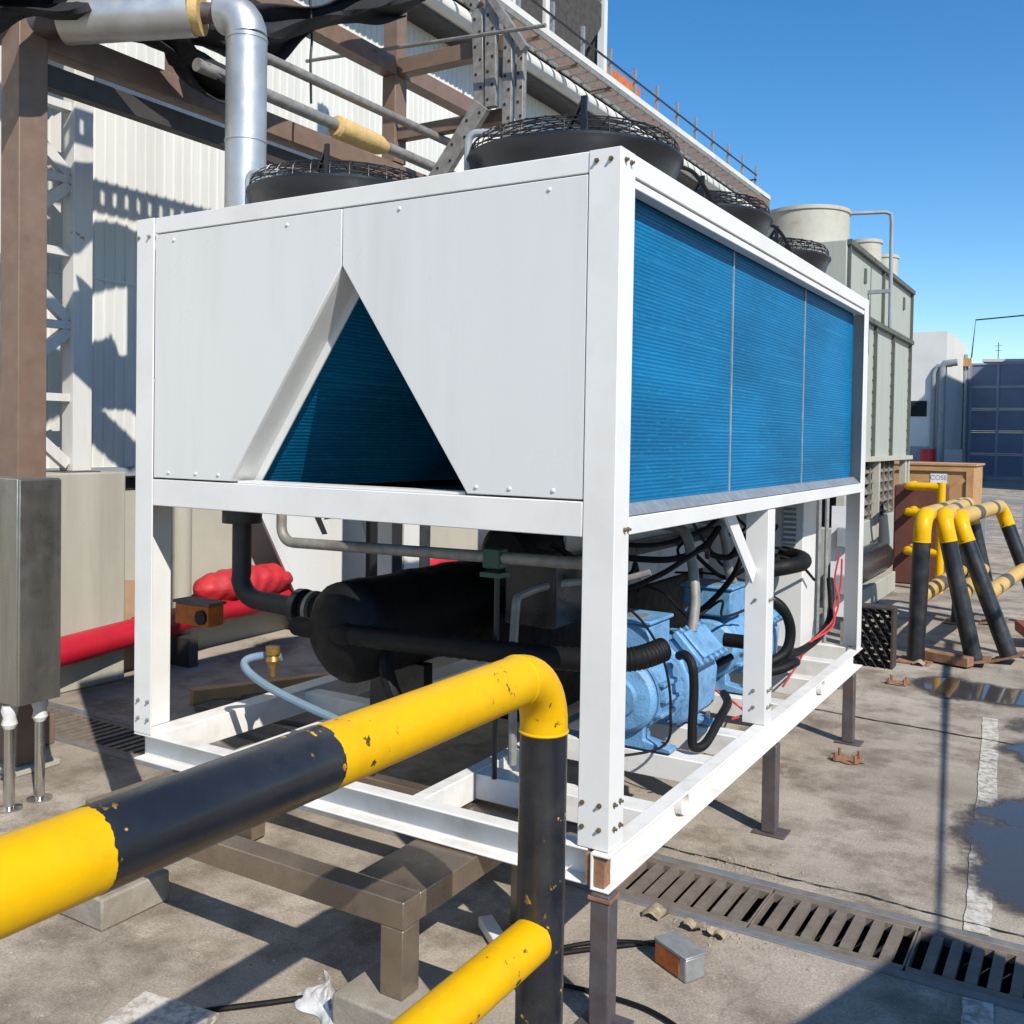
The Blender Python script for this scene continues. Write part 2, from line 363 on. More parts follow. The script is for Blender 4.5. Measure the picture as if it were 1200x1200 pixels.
# ------------------------------------------------------------------ ground, drain, markings
TX0, TX1, TY0, TY1 = -4.42, 2.2, .775, 1.125        # drain trench
g = MB()
B = 900
def gsheet(x0, x1, y0, y1):
    g.add([(x0,y0,0),(x1,y0,0),(x1,y1,0),(x0,y1,0)], [(0,1,2,3)])
gsheet(-B, B, -B, TY0); gsheet(-B, B, TY1, B); gsheet(-B, TX0, TY0, TY1); gsheet(TX1, B, TY0, TY1)
ground = solo('ground', g, 'concrete_ground', kind='structure', smooth=0)
t = MB(); t.box(TX0, TX1, TY0-.001, TY0+.012, -.35, -.004); t.box(TX0, TX1, TY1-.012, TY1+.001, -.35, -.004)
t.box(TX0, TX1, TY0-.01, TY1+.01, -.40, -.35); t.box(TX0-.01, TX0, TY0, TY1, -.35, -.004); t.box(TX1, TX1+.01, TY0, TY1, -.35, -.004)
solo('drain_channel', t, 'channel_dark', kind='structure', smooth=0)  # one near-black colour so the slots between the bars read black
for yy, s_ in ((TY0, -1), (TY1, 1)):
    mb = MB(); a, b_ = sorted((yy, yy+s_*.045)); mb.box(TX0, TX1, a, b_, -.05, .005)
    solo('drain_edge', mb, 'blue_edge', kind='structure', bev=.003)
bar_mb = MB(); bar_mb.box(-.0175, .0175, -(TY1-TY0)/2+.042, (TY1-TY0)/2-.042, -.022, .002)
bar_me = mesh_of(bar_mb, 'grate_bar', 'cast_iron', smooth=0)
NG = 13; GW = (TX1-TX0)/NG
for i in range(NG):
    x0 = TX0+i*GW; cx = x0+GW/2; cy = (TY0+TY1)/2
    where = ['closing the channel behind the brown kerb', 'beside the end of the brown kerb', 'behind the stainless cabinet', 'shaded next to the stainless cabinet', 'beside the outer corner of the chiller base',
             'below the evaporator', 'below the inner rail of the chiller', 'below the near compressor', 'running out from under the chiller next to the dry leaves', 'fully in the sun beyond the junction box',
             'crossed by the worn white line', 'wholly in the cabin shadow', 'closing the channel beside the unseen cabin'][i]
    gr = thing('drain_grate', 'slotted cast iron drain grate '+where, 'grate', (cx, cy, -.03), 'drain grates in the concrete yard')
    fr = MB(); q = .004
    fr.box(x0+q, x0+GW-q, TY0+.002, TY0+.04, -.024, .003); fr.box(x0+q, x0+GW-q, TY1-.04, TY1-.002, -.031, .003)
    fr.box(x0+.001, x0+.008, TY0+.04, TY1-.04, -.031, .003); fr.box(x0+GW-.008, x0+GW-.001, TY0+.04, TY1-.04, -.031, .003)
    part('grate_frame', fr, 'cast_iron', gr, bev=.002)
    nb = 8; p0 = x0; wspan = GW
    for k in range(1, nb): inst('grate_bar', bar_me, gr, (p0+wspan*k/nb, cy, random.uniform(-.001, .001)))

def ragged(cx, cy, rx, ry, n=70, amp=.18, seed=0, z=.004, th=0.):
    rnd = random.Random(seed); ph = [(rnd.uniform(0,6.28), rnd.randint(2,34)) for _ in range(12)]
    v = []
    for i in range(n):
        a = 2*math.pi*i/n
        k = 1+sum(amp*math.sin(m_*a+p)/m_**.35 for p, m_ in ph)*.45+rnd.uniform(-.035,.035)
        x, y = rx*k*math.cos(a), ry*k*math.sin(a)
        v.append((cx+x*math.cos(th)-y*math.sin(th), cy+x*math.sin(th)+y*math.cos(th), z))
    return v
mb = MB()
def strip(p, q, wd, z=.004, seg=40, jit=.3, seed=1):
    rnd = random.Random(seed); p, q = Vector((*p, z)), Vector((*q, z)); d = (q-p).normalized(); s_ = Vector((-d.y, d.x, 0))
    out = MB(); v = []
    wob = 0
    for i in range(seg+1):
        c = p+(q-p)*i/seg; wob = wob*.8+rnd.uniform(-1,1)*wd*jit
        h = wd/2*(1+rnd.uniform(-jit, jit)); v += [c+s_*(wob+h), c+s_*(wob-h)]
    out.add(v, [(2*i, 2*i+1, 2*i+3, 2*i+2) for i in range(seg)]); return out
for (a, b_, z) in (((.622,4.15),(.845,1.175),.004), ((.895,.725),(1.18,-1.8),.004)):
    solo('painted_line', strip(a, b_, .085, z, 60, .04, 3), 'worn_paint', kind='structure', smooth=0)
solo('expansion_joint', strip((-3.5,4.05), (3.5,3.36), .016, .0045, 220, .35, 5), 'dark_void', kind='structure', smooth=0)
solo('expansion_joint', strip((-1.2,1.27), (3.5,1.20), .009, .0045, 160, .6, 8), 'dark_void', kind='structure', smooth=0)
solo('expansion_joint', strip((-6,-1.35), (.4,-.75), .008, .0045, 160, .4, 9), 'dark_void', kind='structure', smooth=0)
def field_patch(cx, cy, rx, ry, seed, bias, z, cell=.009):
    nx, ny = int(rx*2.7/cell), int(ry*2.7/cell); idx = {}; out = MB()
    def val(x, y):
        e = 1-math.sqrt(((x-cx)/rx)**2+((y-cy)/ry)**2)
        return e+bias+.38*mnoise.fractal(Vector((x*2.3, y*1.6, seed)), .8, 2.2, 6)
    def vid(i, j):
        if (i, j) not in idx:
            idx[(i, j)] = len(out.v); out.v.append((cx+(i-nx/2)*cell, cy+(j-ny/2)*cell, z))
        return idx[(i, j)]
    for i in range(nx):
        for j in range(ny):
            x, y = cx+(i+.5-nx/2)*cell, cy+(j+.5-ny/2)*cell
            if TY0-.05 < y < TY1+.05: continue
            if val(x, y) > 0: out.f.append((vid(i,j), vid(i+1,j), vid(i+1,j+1), vid(i,j+1)))
    return out, val
for k, (cx, cy, rx, ry, sd) in enumerate(((1.42,2.05,.72,.80,4.2), (.72,4.80,.62,.30,11.1), (1.50,3.75,.72,.55,13.7))):
    pm, fld = field_patch(cx, cy, rx, ry, sd, .24, .006+.001*k, .014)
    o = solo('puddle', pm, 'puddle_water', kind='structure', smooth=0)
    a_ = o.data.attributes.new('depth', 'FLOAT', 'POINT'); off = ORG[o.name]
    a_.data.foreach_set('value', [fld(v.co.x+off.x, v.co.y+off.y)-.24 for v in o.data.vertices])

# ------------------------------------------------------------------ the chiller
W, L, ZB, ZT = 2.06, 3.38, .50, 2.50
ch = thing('chiller', 'white air-cooled chiller with blue finned coils, black roof fans and blue compressors', 'chiller', (-W/2, L/2, .39))
th_ = .006
def angle_col(x, y, sx, sy, z0, z1, wd=.10, wy=None):
    wy = wy or wd
    """L section with its corner at (x, y), flanges running towards sx, sy"""
    P = [(x,y),(x+sx*wd,y),(x+sx*wd,y+sy*th_),(x+sx*th_,y+sy*th_),(x+sx*th_,y+sy*wy),(x,y+sy*wy)]
    return MB().prism(P, 'z', z0, z1)
for (x, y, sx, sy) in ((0,0,-1,1),(-W,0,1,1),(0,L,-1,-1),(-W,L,1,-1)):
    part('corner_column', angle_col(x, y, sx, sy, ZB, ZT) if (x, y) != (-W, 0) else angle_col(x+.001, y, sx, sy, ZB, ZT, .099, .17), 'white_paint', ch, bev=.002)
for (x, sx) in ((0,-1),(-W,1)):       # mid posts below the coils
    m_ = angle_col(x+sx*.002, 1.50, sx, 1, ZB, 1.397, .095)
    part('mid_column', m_, 'white_paint', ch, bev=.002)
    m_ = MB().box(*sorted((x, x+sx*.05)), .104, L-.104, 1.40, 1.452)
    part('side_rail', m_, 'white_paint', ch, bev=.003)
    m_ = MB().box(*sorted((x, x+sx*.05)), .102, L-.102, 2.435, 2.499)
    part('top_beam', m_, 'white_paint', ch, bev=.003)
    m_ = MB().box(*sorted((x+sx*.004, x+sx*.05)), .104, L-.104, 2.405, 2.43)
    part('coil_flashing', m_, 'white_paint', ch, bev=.003)
    m_ = MB().prism([(x+sx*.006,1.455),(x+sx*.058,1.455),(x+sx*.058,1.486),(x+sx*.042,1.486)], 'y', .104, L-.104)
    part('coil_sill', m_, 'galv', ch)
    for k in range(3):
        y0 = .108+(L-.216)/3*k; y1 = .108+(L-.216)/3*(k+1)
        c = part('side_coil', MB().box(*sorted((x+sx*.062, x+sx*.16)), y0+.002, y1-.002, 1.47, 2.42), 'coil_blue', ch)
    for k in (1, 2):
        yk = .108+(L-.216)/3*k
        part('coil_divider', MB().box(*sorted((x+sx*.058, x+sx*.07)), yk-.006, yk+.006, 1.48, 2.41), 'galv', ch)
for y, sy in ((0,1),(L,-1)):
    part('top_beam', MB().box(-W+.102, -.102, *sorted((y+sy*.003, y+sy*.05)), 2.438, 2.499), 'white_paint', ch, bev=.003)
    part('cross_beam', MB().box(-W+.103, -.102, *sorted((y+sy*.001, y+sy*.05)), 1.395, 1.497), 'white_paint', ch, bev=.003)
AX, AZ, HB, ZPB = -1.02, 2.245, .517, 1.503      # apex of the triangular opening
def end_panels(y0, y1):
    part('end_panel', MB().prism([(-.103,ZPB),(-.103,2.434),(AX+.002,2.434),(AX+.002,AZ),(AX+HB,ZPB)], 'y', y0, y1), 'panel_white', ch, bev=.0025)
    part('end_panel', MB().prism([(-W+.104,ZPB),(AX-HB,ZPB),(AX-.002,AZ),(AX-.002,2.434),(-W+.104,2.434)], 'y', y0, y1), 'panel_white', ch, bev=.0025)
end_panels(.003, .018)
part('rear_panel', MB().box(-W+.104, -.103, L-.018, L-.003, ZPB, 2.434), 'panel_white', ch)
# returns of the opening: the left flange is seen, with its inner lip
dx, dz = HB, AZ-ZPB; ln = math.hypot(dx, dz); nx, nz = dz/ln, -dx/ln
for s_ in (-1, 1):
    a = Vector((AX, 0, AZ)); b_ = Vector((AX+s_*HB, 0, ZPB))
    n_ = Vector((-s_*nx, 0, nz))          # into the opening
    q = MB(); v = []
    for p in (a, b_):
        v += [p+Vector((0,.019,0)), p+Vector((0,.12,0)), p+Vector((0,.12,0))-n_*.006, p+Vector((0,.019,0))-n_*.006]
    q.add(v, [(0,1,5,4),(1,2,6,5),(2,3,7,6),(3,0,4,7),(0,3,2,1),(4,5,6,7)]); part('opening_return', q, 'panel_white', ch)
    q = MB(); v = []
    for p in (a+(b_-a)*.06, b_):
        v += [p+Vector((0,.12,0))-n_*.004, p+Vector((0,.12,0))+n_*.03, p+Vector((0,.126,0))+n_*.03, p+Vector((0,.126,0))-n_*.004]
    q.add(v, [(0,1,5,4),(1,2,6,5),(2,3,7,6),(3,0,4,7),(0,3,2,1),(4,5,6,7)]); part('opening_lip', q, 'panel_white', ch)
    # slanting coil behind
    q = MB(); v = []
    for p in (a+n_*.002, b_+n_*.002+Vector((s_*.02,0,-.03))):
        v += [p+Vector((0,.127,0)), p+Vector((0,L-.05,0)), p+Vector((0,L-.05,0))-n_*.09, p+Vector((0,.127,0))-n_*.09]
    q.add(v, [(0,1,5,4),(1,2,6,5),(2,3,7,6),(3,0,4,7),(0,3,2,1),(4,5,6,7)]); part('slanted_coil', q, 'coil_blue', ch)
part('opening_sill', MB().box(AX-HB+.02, AX+HB-.02, .02, .10, 1.498, 1.506), 'white_paint', ch)
part('apex_cap', MB().box(AX-.05, AX+.05, .13, L-.05, 2.20, 2.26), 'galv', ch)
part('fan_deck', MB().box(-W+.05, -.05, .05, L-.05, 2.488, 2.496), 'white_paint', ch)
for (x0, x1) in ((-W+.06, AX-HB-.02), (AX+HB+.02, -.06)):
    part('drain_pan', MB().box(x0, x1, .06, L-.06, 1.425, 1.437), 'galv_dull', ch)
part('tunnel_floor', MB().box(AX-HB+.0, AX+HB-.0, 1.05, L-.06, 1.425, 1.437), 'galv_dull', ch)
# base frame: outward channels
def channel(axis, pos, out, a, b_, fl=.06, z0=.39, z1=.498, t=.008):
    """C channel running along axis from a to b_, flanges pointing to out (+1/-1), web fl inside pos"""
    P = [(pos,z0),(pos-out*fl,z0),(pos-out*fl,z1),(pos,z1),(pos,z1-t),(pos-out*(fl-t),z1-t),(pos-out*(fl-t),z0+t),(pos,z0+t)]
    return MB().prism(P, 'x' if axis == 'x' else 'y', a, b_)
part('base_beam', channel('x', 0, -1, -W+.002, -.067), 'white_base', ch, bev=.003)
part('base_beam', channel('x', L, 1, -W+.062, -.067), 'white_base', ch, bev=.003)
part('base_beam', channel('y', .012, 1, -.02, L), 'white_base', ch, bev=.003)
part('base_beam', channel('y', -W, -1, .064, L, .10), 'white_base', ch, bev=.003)
lift = mesh_of(MB().lathe([(.030,0),(.030,.030),(.043,.030),(.043,0)], (0,0,0), 'x', 28), 'lifting_eye', 'white_base')
for yy in (.64, 2.55): inst('lifting_eye', lift, ch, (-.044, yy, .445))
rust = MB().box(-.066, -.006, -.012, .03, .40, .49); part('rusted_corner', rust, 'rust', ch, label='bare rusty corner of the base frame')
for x in (-.72, -1.55):
    part('inner_rail', MB().box(x-.025, x+.025, .062, L-.062, .395, .494), 'white_base', ch, bev=.003)
for y, x0 in ((.42,-.695),(.98,-.695),(1.36,-.695),(1.95,-.695),(2.5,-.695),(2.95,-.695),(3.1,-1.52)):
    part('cross_member', MB().box(x0, -.05 if x0 > -1 else -.75, y-.05, y+.05, .40, .490), 'white_base', ch, bev=.003)
for y in (.9, 2.4): part('cross_member', MB().box(-1.96, -1.575, y-.04, y+.04, .40, .488), 'white_base', ch, bev=.003)
part('knee_brace', MB().bar((-.055,1.48,1.12), (-.055,1.10,1.44), .07, .012, (1,0,0)), 'white_paint', ch)
# bolts and rivets
bolt = MB().lathe([(.0001,-.011),(.0045,-.011),(.0045,-.004),(.0075,-.004),(.0075,0)], (0,0,0), 'y', 6)
bolt_me = mesh_of(bolt, 'bolt', 'bolt_zinc'); bolt_st = mesh_of(bolt, 'bolt', 'galv_dull')
RZ = Euler((0,0,R(90)))
for x in (-.075, -.03): inst('bolt', bolt_me, ch, (x, 0, 2.468))
for y in (.028, .065): inst('bolt', bolt_me, ch, (.001, y, 2.468), RZ)
for z in (.56, .63):
    for x in (-.085, -.03):
        inst('bolt', bolt_me, ch, (x, 0, z)); inst('bolt', bolt_st, ch, (-W-x, 0, z))
    for y in (.03, .07): inst('bolt', bolt_me, ch, (.001, y, z), RZ)
for x in (-2.045, -1.985): inst('bolt', bolt_st, ch, (x, 0, 2.43))
for y in (.065, .088): inst('bolt', bolt_me, ch, (.001, y, 1.418), RZ)
for z in (.57, .64, 1.02):
    for y in (1.53, 1.57): inst('bolt', bolt_st, ch, (.0, y, z), RZ)
    inst('bolt', bolt_st, ch, (-.05, 1.50, z))
rv = MB().lathe([(.0001,-.005),(.004,-.0046),(.0062,-.0025),(.0066,0)], (0,0,0), 'y', 10); rv_me = mesh_of(rv, 'rivet', 'panel_white')
for x, z in ((-.23,2.405),(-.78,2.408),(-1.27,2.405),(-1.85,2.405),(-.20,1.525),(-.35,1.525),(-.47,1.525),(-1.87,1.525),(-1.72,1.525),(-1.6,1.525)):
    inst('rivet', rv_me, ch, (x, .003, z))
# fans
for (fx, row) in ((-.475, 'right'), (-1.56, 'left')):
    for k in range(3):
        fy = .62+1.08*k
        sh = part('fan_shroud', MB().lathe([(.345,2.497),(.350,2.53),(.358,2.58),(.368,2.62),(.380,2.645),(.388,2.655),(.388,2.664),(.37,2.66),(.345,2.60),(.34,2.50)], (fx,fy,0), 'z', 64), 'black_plastic', ch)
        gd = MB()
        rings = ((.375,2.680),(.370,2.702),(.356,2.720),(.33,2.728),(.30,2.732),(.27,2.735),(.24,2.737),(.21,2.739),(.18,2.741),(.15,2.742),(.12,2.743))
        for i, (rr, zz) in enumerate(rings):
            gd.tube([(fx+rr*math.cos(2*math.pi*j/56), fy+rr*math.sin(2*math.pi*j/56), zz) for j in range(56)], .0022 if i > 1 else .003, 5, closed=True)
        for j in range(32):
            a = 2*math.pi*j/32
            gd.tube([(fx+rr*math.cos(a+tw), fy+rr*math.sin(a+tw), zz) for rr, zz, tw in ((.378,2.655,0),(.372,2.70,0),(.356,2.723,.01),(.30,2.735,.06),(.20,2.742,.18),(.11,2.746,.35))], .0022, 5)
        part('fan_guard', gd, 'wire_black', sh)
        mo = MB().lathe([(.0001,2.752),(.085,2.752),(.10,2.745),(.10,2.60),(.0001,2.60)], (fx,fy,0), 'z', 24); part('fan_motor', mo, 'black_plastic', sh)
        for j in range(5):
            a = 2*math.pi*j/5+.3*k+fx
            def bl(uu, vv, a=a):
                rr = .095+.235*uu; aa = a+.55*(vv-.5)+.25*uu; return (fx+rr*math.cos(aa), fy+rr*math.sin(aa), 2.60+.08*(vv-.5)*(1-.3*uu))
            part('fan_blade', MB().sheet(bl, 8, 5), 'black_plastic', sh)
        # wiring conduit hook and upright bracket on the rim
        hx, hy = fx-.30, fy-.235
        p = [(hx,hy,2.62),(hx,hy,2.72)]+arc((hx+.03,hy+.012,2.72),(-.93,-.36,0),(0,0,1),.032,0,math.pi/2,5)+[(hx+.10,hy+.05,2.752)]
        part('wiring_conduit', MB().tube(p, .014, 10), 'grey_paint', sh)
        bx_, by_ = fx+.20, fy-.318
        part('bracket', MB().box(bx_-.009, bx_+.009, by_-.006, by_+.006, 2.655, 2.775), 'black_plastic', sh)
        part('bracket', MB().bar((bx_,by_,2.77), (bx_-.07,by_+.03,2.69), .010, .010), 'black_plastic', sh)
for k in range(2):
    y0 = .62+1.08*k
    pth = smooth_path([(-.20,y0+.24,2.68),(-.15,y0+.32,2.67),(-.12,y0+.42,2.60),(-.13,y0+.54,2.535),(-.17,y0+.70,2.58),(-.24,y0+.80,2.68)], 6)
    part('fan_cable', MB().tube(pth, .008, 8), 'black_rubber', ch)

# evaporator vessel
def lag(uu, vv):
    y = .30+2.85*uu; a = 2*math.pi*vv
    e = min(1, (uu/.035)**.5 if uu > 0 else 0)*min(1, ((1-uu)/.03)**.5 if uu < 1 else 0)
    k = .196+.005*mnoise.fractal(Vector((2.5*math.cos(a), y*3.2, 2.5*math.sin(a))), .9, 2.1, 4)+(.0025 if abs((y*3.1) % 1-.5) < .12 else 0)
    return (-1.32+max(.002, k*e)*math.cos(a), y, .915+max(.002, k*e)*math.sin(a))
ev = part('evaporator_shell', MB().sheet(lag, 110, 44), 'black_rubber', ch, smooth=70)
for y in (.75, 2.55):
    part('saddle', MB().box(-1.46, -1.18, y-.03, y+.03, .49, .74), 'black_plastic', ev)
for y, zt in ((.88, 1.13), (2.5, 1.13)):
    part('nozzle', MB().cyl((-1.98,y,.87), (-1.45,y,.90), .066, 20), 'black_rubber', ev)
part('nozzle_clamp', MB().lathe([(.075,-2.03),(.092,-2.02),(.092,-1.985),(.075,-1.975)], (0,.88,.868), 'x', 24, True), 'black_plastic', ev)
part('nozzle_clamp', MB().lathe([(.068,-1.94),(.085,-1.935),(.085,-1.915),(.068,-1.91)], (0,.88,.872), 'x', 24, True), 'galv_dull', ev)
# second vessel and dark tank behind the compressors
part('receiver_tank', MB().lathe([(.0001,.9),(.10,.92),(.14,.97),(.14,2.9),(.10,2.95),(.0001,2.97)], (-.93,0,1.19), 'y', 28), 'black_rubber', ch)
# suction hose
pts = smooth_path([(-1.60,.42,.905),(-1.2,.33,.925),(-.7,.31,.945),(-.3,.33,.955),(-.12,.40,.965),(-.055,.52,.985)], 22)
rr = [.037+(.0035 if i % 2 else 0) for i in range(len(pts))]
part('suction_hose', MB().tube(pts, rr, 16), 'black_rubber', ch)
part('hose_joint', MB().tube([(-1.40,.365,.915),(-1.38,.36,.916),(-1.24,.338,.922),(-1.22,.335,.923)], [.04,.05,.05,.04], 16), 'black_rubber', ch)
# liquid line under the coils
pl = [(-1.62,.35,1.40),(-1.62,.35,1.31)]+arc((-1.56,.35,1.31),(-1,0,0),(0,0,-1),.06,0,math.pi/2,6)+[(-.28,.36,1.268)]
part('liquid_line', MB().tube(pl, .021, 12), 'galv_dull', ch)
vl = part('shut_off_valve', MB().box(-.655, -.585, .33, .39, 1.225, 1.295), 'green_valve', ch, bev=.006)
part('valve_flange', MB().box(-.66, -.58, .325, .395, 1.196, 1.212), 'green_valve', vl)
part('valve_stem', MB().cyl((-.61,.36,1.20), (-.61,.36,.49), .010, 8), 'wire_black', vl)
part('copper_line', MB().tube(smooth_path([(-.30,.45,.49),(-.30,.45,1.10),(-.28,.45,1.17),(-.10,.5,1.24)],6), .011, 8), 'galv_dull', ch)
# drain valve and blue pipe
part('drain_valve', MB().lathe([(.03,.83),(.03,.80),(.022,.795),(.03,.775),(.022,.76),(.014,.735),(.012,.71)], (-1.64,.33,0), 'z', 12, True), 'brass', ch)
part('drain_pipe', MB().tube(smooth_path([(-1.62,.36,.785),(-1.70,.33,.785),(-1.745,.28,.765),(-1.70,.28,.715),(-1.5,.28,.655),(-1.0,.29,.56)],6), .016, 10), 'blue_pipe', ch)
part('stub_line', MB().tube(smooth_path([(-1.15,.45,.90),(-1.12,.40,.80),(-1.08,.40,.70),(-1.05,.45,.62)],5), .03, 10), 'black_rubber', ch)

def compressor(x, y, tag):
    z = .70
    c = part('compressor', MB().lathe([(.0001,-.05),(.07,-.05),(.075,-.03),(.125,-.02),(.14,0),(.14,.05),(.148,.055),(.148,.20),(.158,.205),(.158,.228),(.150,.232),(.150,.24),(.162,.245),(.162,.265),(.150,.27)], (x,y,z), 'y', 36), 'blue_machine', ch, label='light blue semi-hermetic compressor '+tag)
    cc = MB().prism([(-.155,-.13),(-.12,-.17),(.12,-.17),(.155,-.13),(.165,.02),(.13,.10),(.06,.16),(-.06,.16),(-.13,.10),(-.165,.02)], 'y', y+.271, y+.62)
    cc.v = [(vx+x, vy, vz+z) for vx, vy, vz in cc.v]; part('crankcase', cc, 'blue_machine', c, bev=.018)
    part('end_cover', MB().lathe([(.12,.62),(.12,.65),(.10,.66),(.0001,.665)], (x,y,z), 'y', 28), 'blue_machine', c)
    for s_ in (-1, 1):
        d = Vector((s_*.72, 0, .69)).normalized(); e_ = Vector((d.z*s_, 0, -d.x*s_))
        o = Vector((x, y+.42, z))+d*.14
        hd = MB(); 
        for (a0, a1, hw, hl) in ((0,.05,.075,.13),(.05,.085,.085,.14),(.085,.10,.065,.115)):
            v = [o+d*aa+e_*i*hw+Vector((0,1,0))*j*hl for aa in (a0,a1) for i,j in ((-1,-1),(1,-1),(1,1),(-1,1))]
            hd.add(v, [(0,1,2,3),(7,6,5,4),(0,4,5,1),(1,5,6,2),(2,6,7,3),(3,7,4,0)])
        h = part('cylinder_head', hd, 'blue_machine', c, bev=.008)
        for j in (-.12,-.06,0,.06,.12):
            for i in (-.075,.075):
                p = o+e_*i+Vector((0,j,0)); part('head_bolt', MB().cyl(p+d*.084, p+d*.098, .011, 6), 'blue_machine', h)
    tb = part('terminal_box', MB().box(x-.125, x+.115, y-.02, y+.19, z+.155, z+.285), 'blue_machine', c, bev=.012)
    part('terminal_lid', MB().box(x-.135, x+.125, y-.03, y+.20, z+.286, z+.300), 'blue_machine', tb, bev=.004)
    part('rating_plate', MB().box(x-.06, x+.07, y+.02, y+.11, z+.3003, z+.3025), 'galv', tb)
    for k, zz in enumerate((-.07, -.01, .05)):
        for s_ in (-1, 1):
            xx = math.sqrt(.148**2-zz**2)
            part('cooling_rib', MB().box(*sorted((x+s_*(xx-.02), x+s_*(xx+.018))), y+.04, y+.19, z+zz-.008, z+zz+.008), 'blue_machine', c, bev=.004)
    for j in range(12):
        a = 2*math.pi*(j+.5)/12; p = Vector((x+.154*math.cos(a), y+.244, z+.154*math.sin(a))); part('flange_bolt', MB().cyl(p, p-Vector((0,.022,0)), .010, 6), 'blue_machine', c)
    for yy in (.06, .50):
        ft = MB().prism([(-.19,-.20),(-.19,-.185),(-.08,-.165),(-.08,-.11),(.08,-.11),(.08,-.165),(.19,-.185),(.19,-.20)], 'y', y+yy-.035, y+yy+.035)
        ft.v = [(vx+x, vy, vz+z) for vx, vy, vz in ft.v]; part('foot', ft, 'blue_machine', c, bev=.004)
        for s_ in (-1, 1): part('mount_bolt', MB().cyl((x+s_*.165,y+yy,.50), (x+s_*.165,y+yy,.55), .010, 8), 'galv', c)
    part('suction_valve', MB().cyl((x+.02,y+.3,z+.17), (x+.02,y+.3,z+.23), .035, 12), 'black_plastic', c)
    return c
compressor(-.375, .90, 'next to the front corner column')
compressor(-.40, 1.92, 'behind the mid column')
# lines and cables round the compressors
part('discharge_pipe', MB().tube(smooth_path([(-.25,1.30,.90),(-.25,1.33,1.03),(-.28,1.36,1.18),(-.33,1.38,1.30),(-.5,1.40,1.32)],6), .022, 12), 'galv_dull', ch)
part('discharge_pipe', MB().tube(smooth_path([(-.33,2.20,.90),(-.33,2.0,1.05),(-.34,1.95,1.22),(-.4,1.95,1.30),(-.7,1.97,1.31)],6), .022, 12), 'galv_dull', ch)
part('oil_hose', MB().tube(smooth_path([(-.21,1.06,.845),(-.17,1.02,.86),(-.135,1.0,.83),(-.125,1.0,.74),(-.125,.99,.56),(-.115,1.0,.52),(-.09,1.05,.53),(-.08,1.18,.60),(-.10,1.32,.62),(-.16,1.45,.62)],8), .018, 10), 'black_rubber', ch)
part('oil_hose', MB().tube(smooth_path([(-.55,1.45,.56),(-.40,1.5,.60),(-.28,1.62,.68),(-.22,1.72,.72)],8), .016, 10), 'black_rubber', ch)
part('pipe_stub', MB().cyl((-.28,1.80,.775), (-.16,1.80,.775), .032, 14), 'black_rubber', ch)
part('power_cable', MB().tube(smooth_path([(-.62,1.2,1.19),(-.40,1.4,1.17),(-.30,1.55,1.22),(-.25,1.6,1.30),(-.30,1.6,1.20),(-.22,1.66,1.17),(-.17,1.72,1.26),(-.20,1.72,1.12),(-.30,1.74,.98),(-.42,1.7,.86)],8), .014, 8), 'black_rubber', ch)
part('power_cable', MB().tube(smooth_path([(-.62,1.05,1.26),(-.42,1.3,1.24),(-.28,1.5,1.30),(-.22,1.56,1.38)],8), .010, 8), 'black_rubber', ch)
part('sensor_wire', MB().tube(smooth_path([(-.50,.86,1.01),(-.38,.84,1.06),(-.28,.86,1.0),(-.20,.88,.86),(-.17,.88,.68),(-.20,.86,.54),(-.45,.7,.495)],8), .005, 6), 'black_rubber', ch)
part('red_wire', MB().tube(smooth_path([(-.30,1.55,.66),(-.20,1.52,.60),(-.12,1.50,.57),(-.09,1.52,.53),(-.14,1.50,.505)],6), .006, 6), 'red_cable', ch)
part('red_wire', MB().tube(smooth_path([(-.10,3.24,1.05),(-.12,3.22,.90),(-.09,3.2,.78),(-.12,3.16,.66),(-.20,3.0,.56),(-.18,2.7,.51),(-.12,2.2,.50)],6), .0055, 6), 'red_cable', ch)
part('red_wire', MB().tube(smooth_path([(-.085,3.23,1.02),(-.09,3.23,.86),(-.115,3.2,.76),(-.11,3.14,.64),(-.22,2.95,.55),(-.17,2.6,.51)],6), .0055, 6), 'red_cable', ch)
part('flexible_conduit', MB().tube(smooth_path([(-.30,2.45,1.02),(-.20,2.52,1.04),(-.16,2.66,1.05),(-.22,2.86,1.05),(-.34,2.94,1.06)],8), .042, 14), 'black_rubber', ch)
part('flexible_conduit', MB().tube(smooth_path([(-.28,2.3,.92),(-.18,2.35,.86),(-.15,2.42,.74),(-.17,2.4,.62),(-.26,2.3,.56)],8), .026, 12), 'black_rubber', ch)
part('flexible_conduit', MB().tube(smooth_path([(-.28,2.2,.53),(-.16,2.3,.56),(-.12,2.4,.58),(-.16,2.5,.55),(-.28,2.45,.52)],8), .024, 12), 'black_rubber', ch)
part('flexible_conduit', MB().tube(smooth_path([(-.24,2.5,.56),(-.2,2.9,.55),(-.21,3.3,.56),(-.20,3.5,.66),(-.24,3.62,.85)],8), .020, 12), 'black_rubber', ch)
pb = part('control_panel', MB().box(-.95, -.25, 3.02, 3.30, .52, 1.395), 'white_paint', ch, bev=.006)
part('panel_vent', MB().box(-.36, -.29, 3.010, 3.019, 1.10, 1.34), 'grey_paint', pb)
for i in range(8): part('vent_slat', MB().box(-.36, -.29, 3.004, 3.0095, 1.11+.029*i, 1.122+.029*i), 'white_paint', pb)
part('black_backing_box', MB().box(-.98, -.80, .95, 2.95, .50, .945), 'black_rubber', ch, bev=.02)  # added black box, blocks the bright ground showing behind the compressors
rc = random.Random(77)
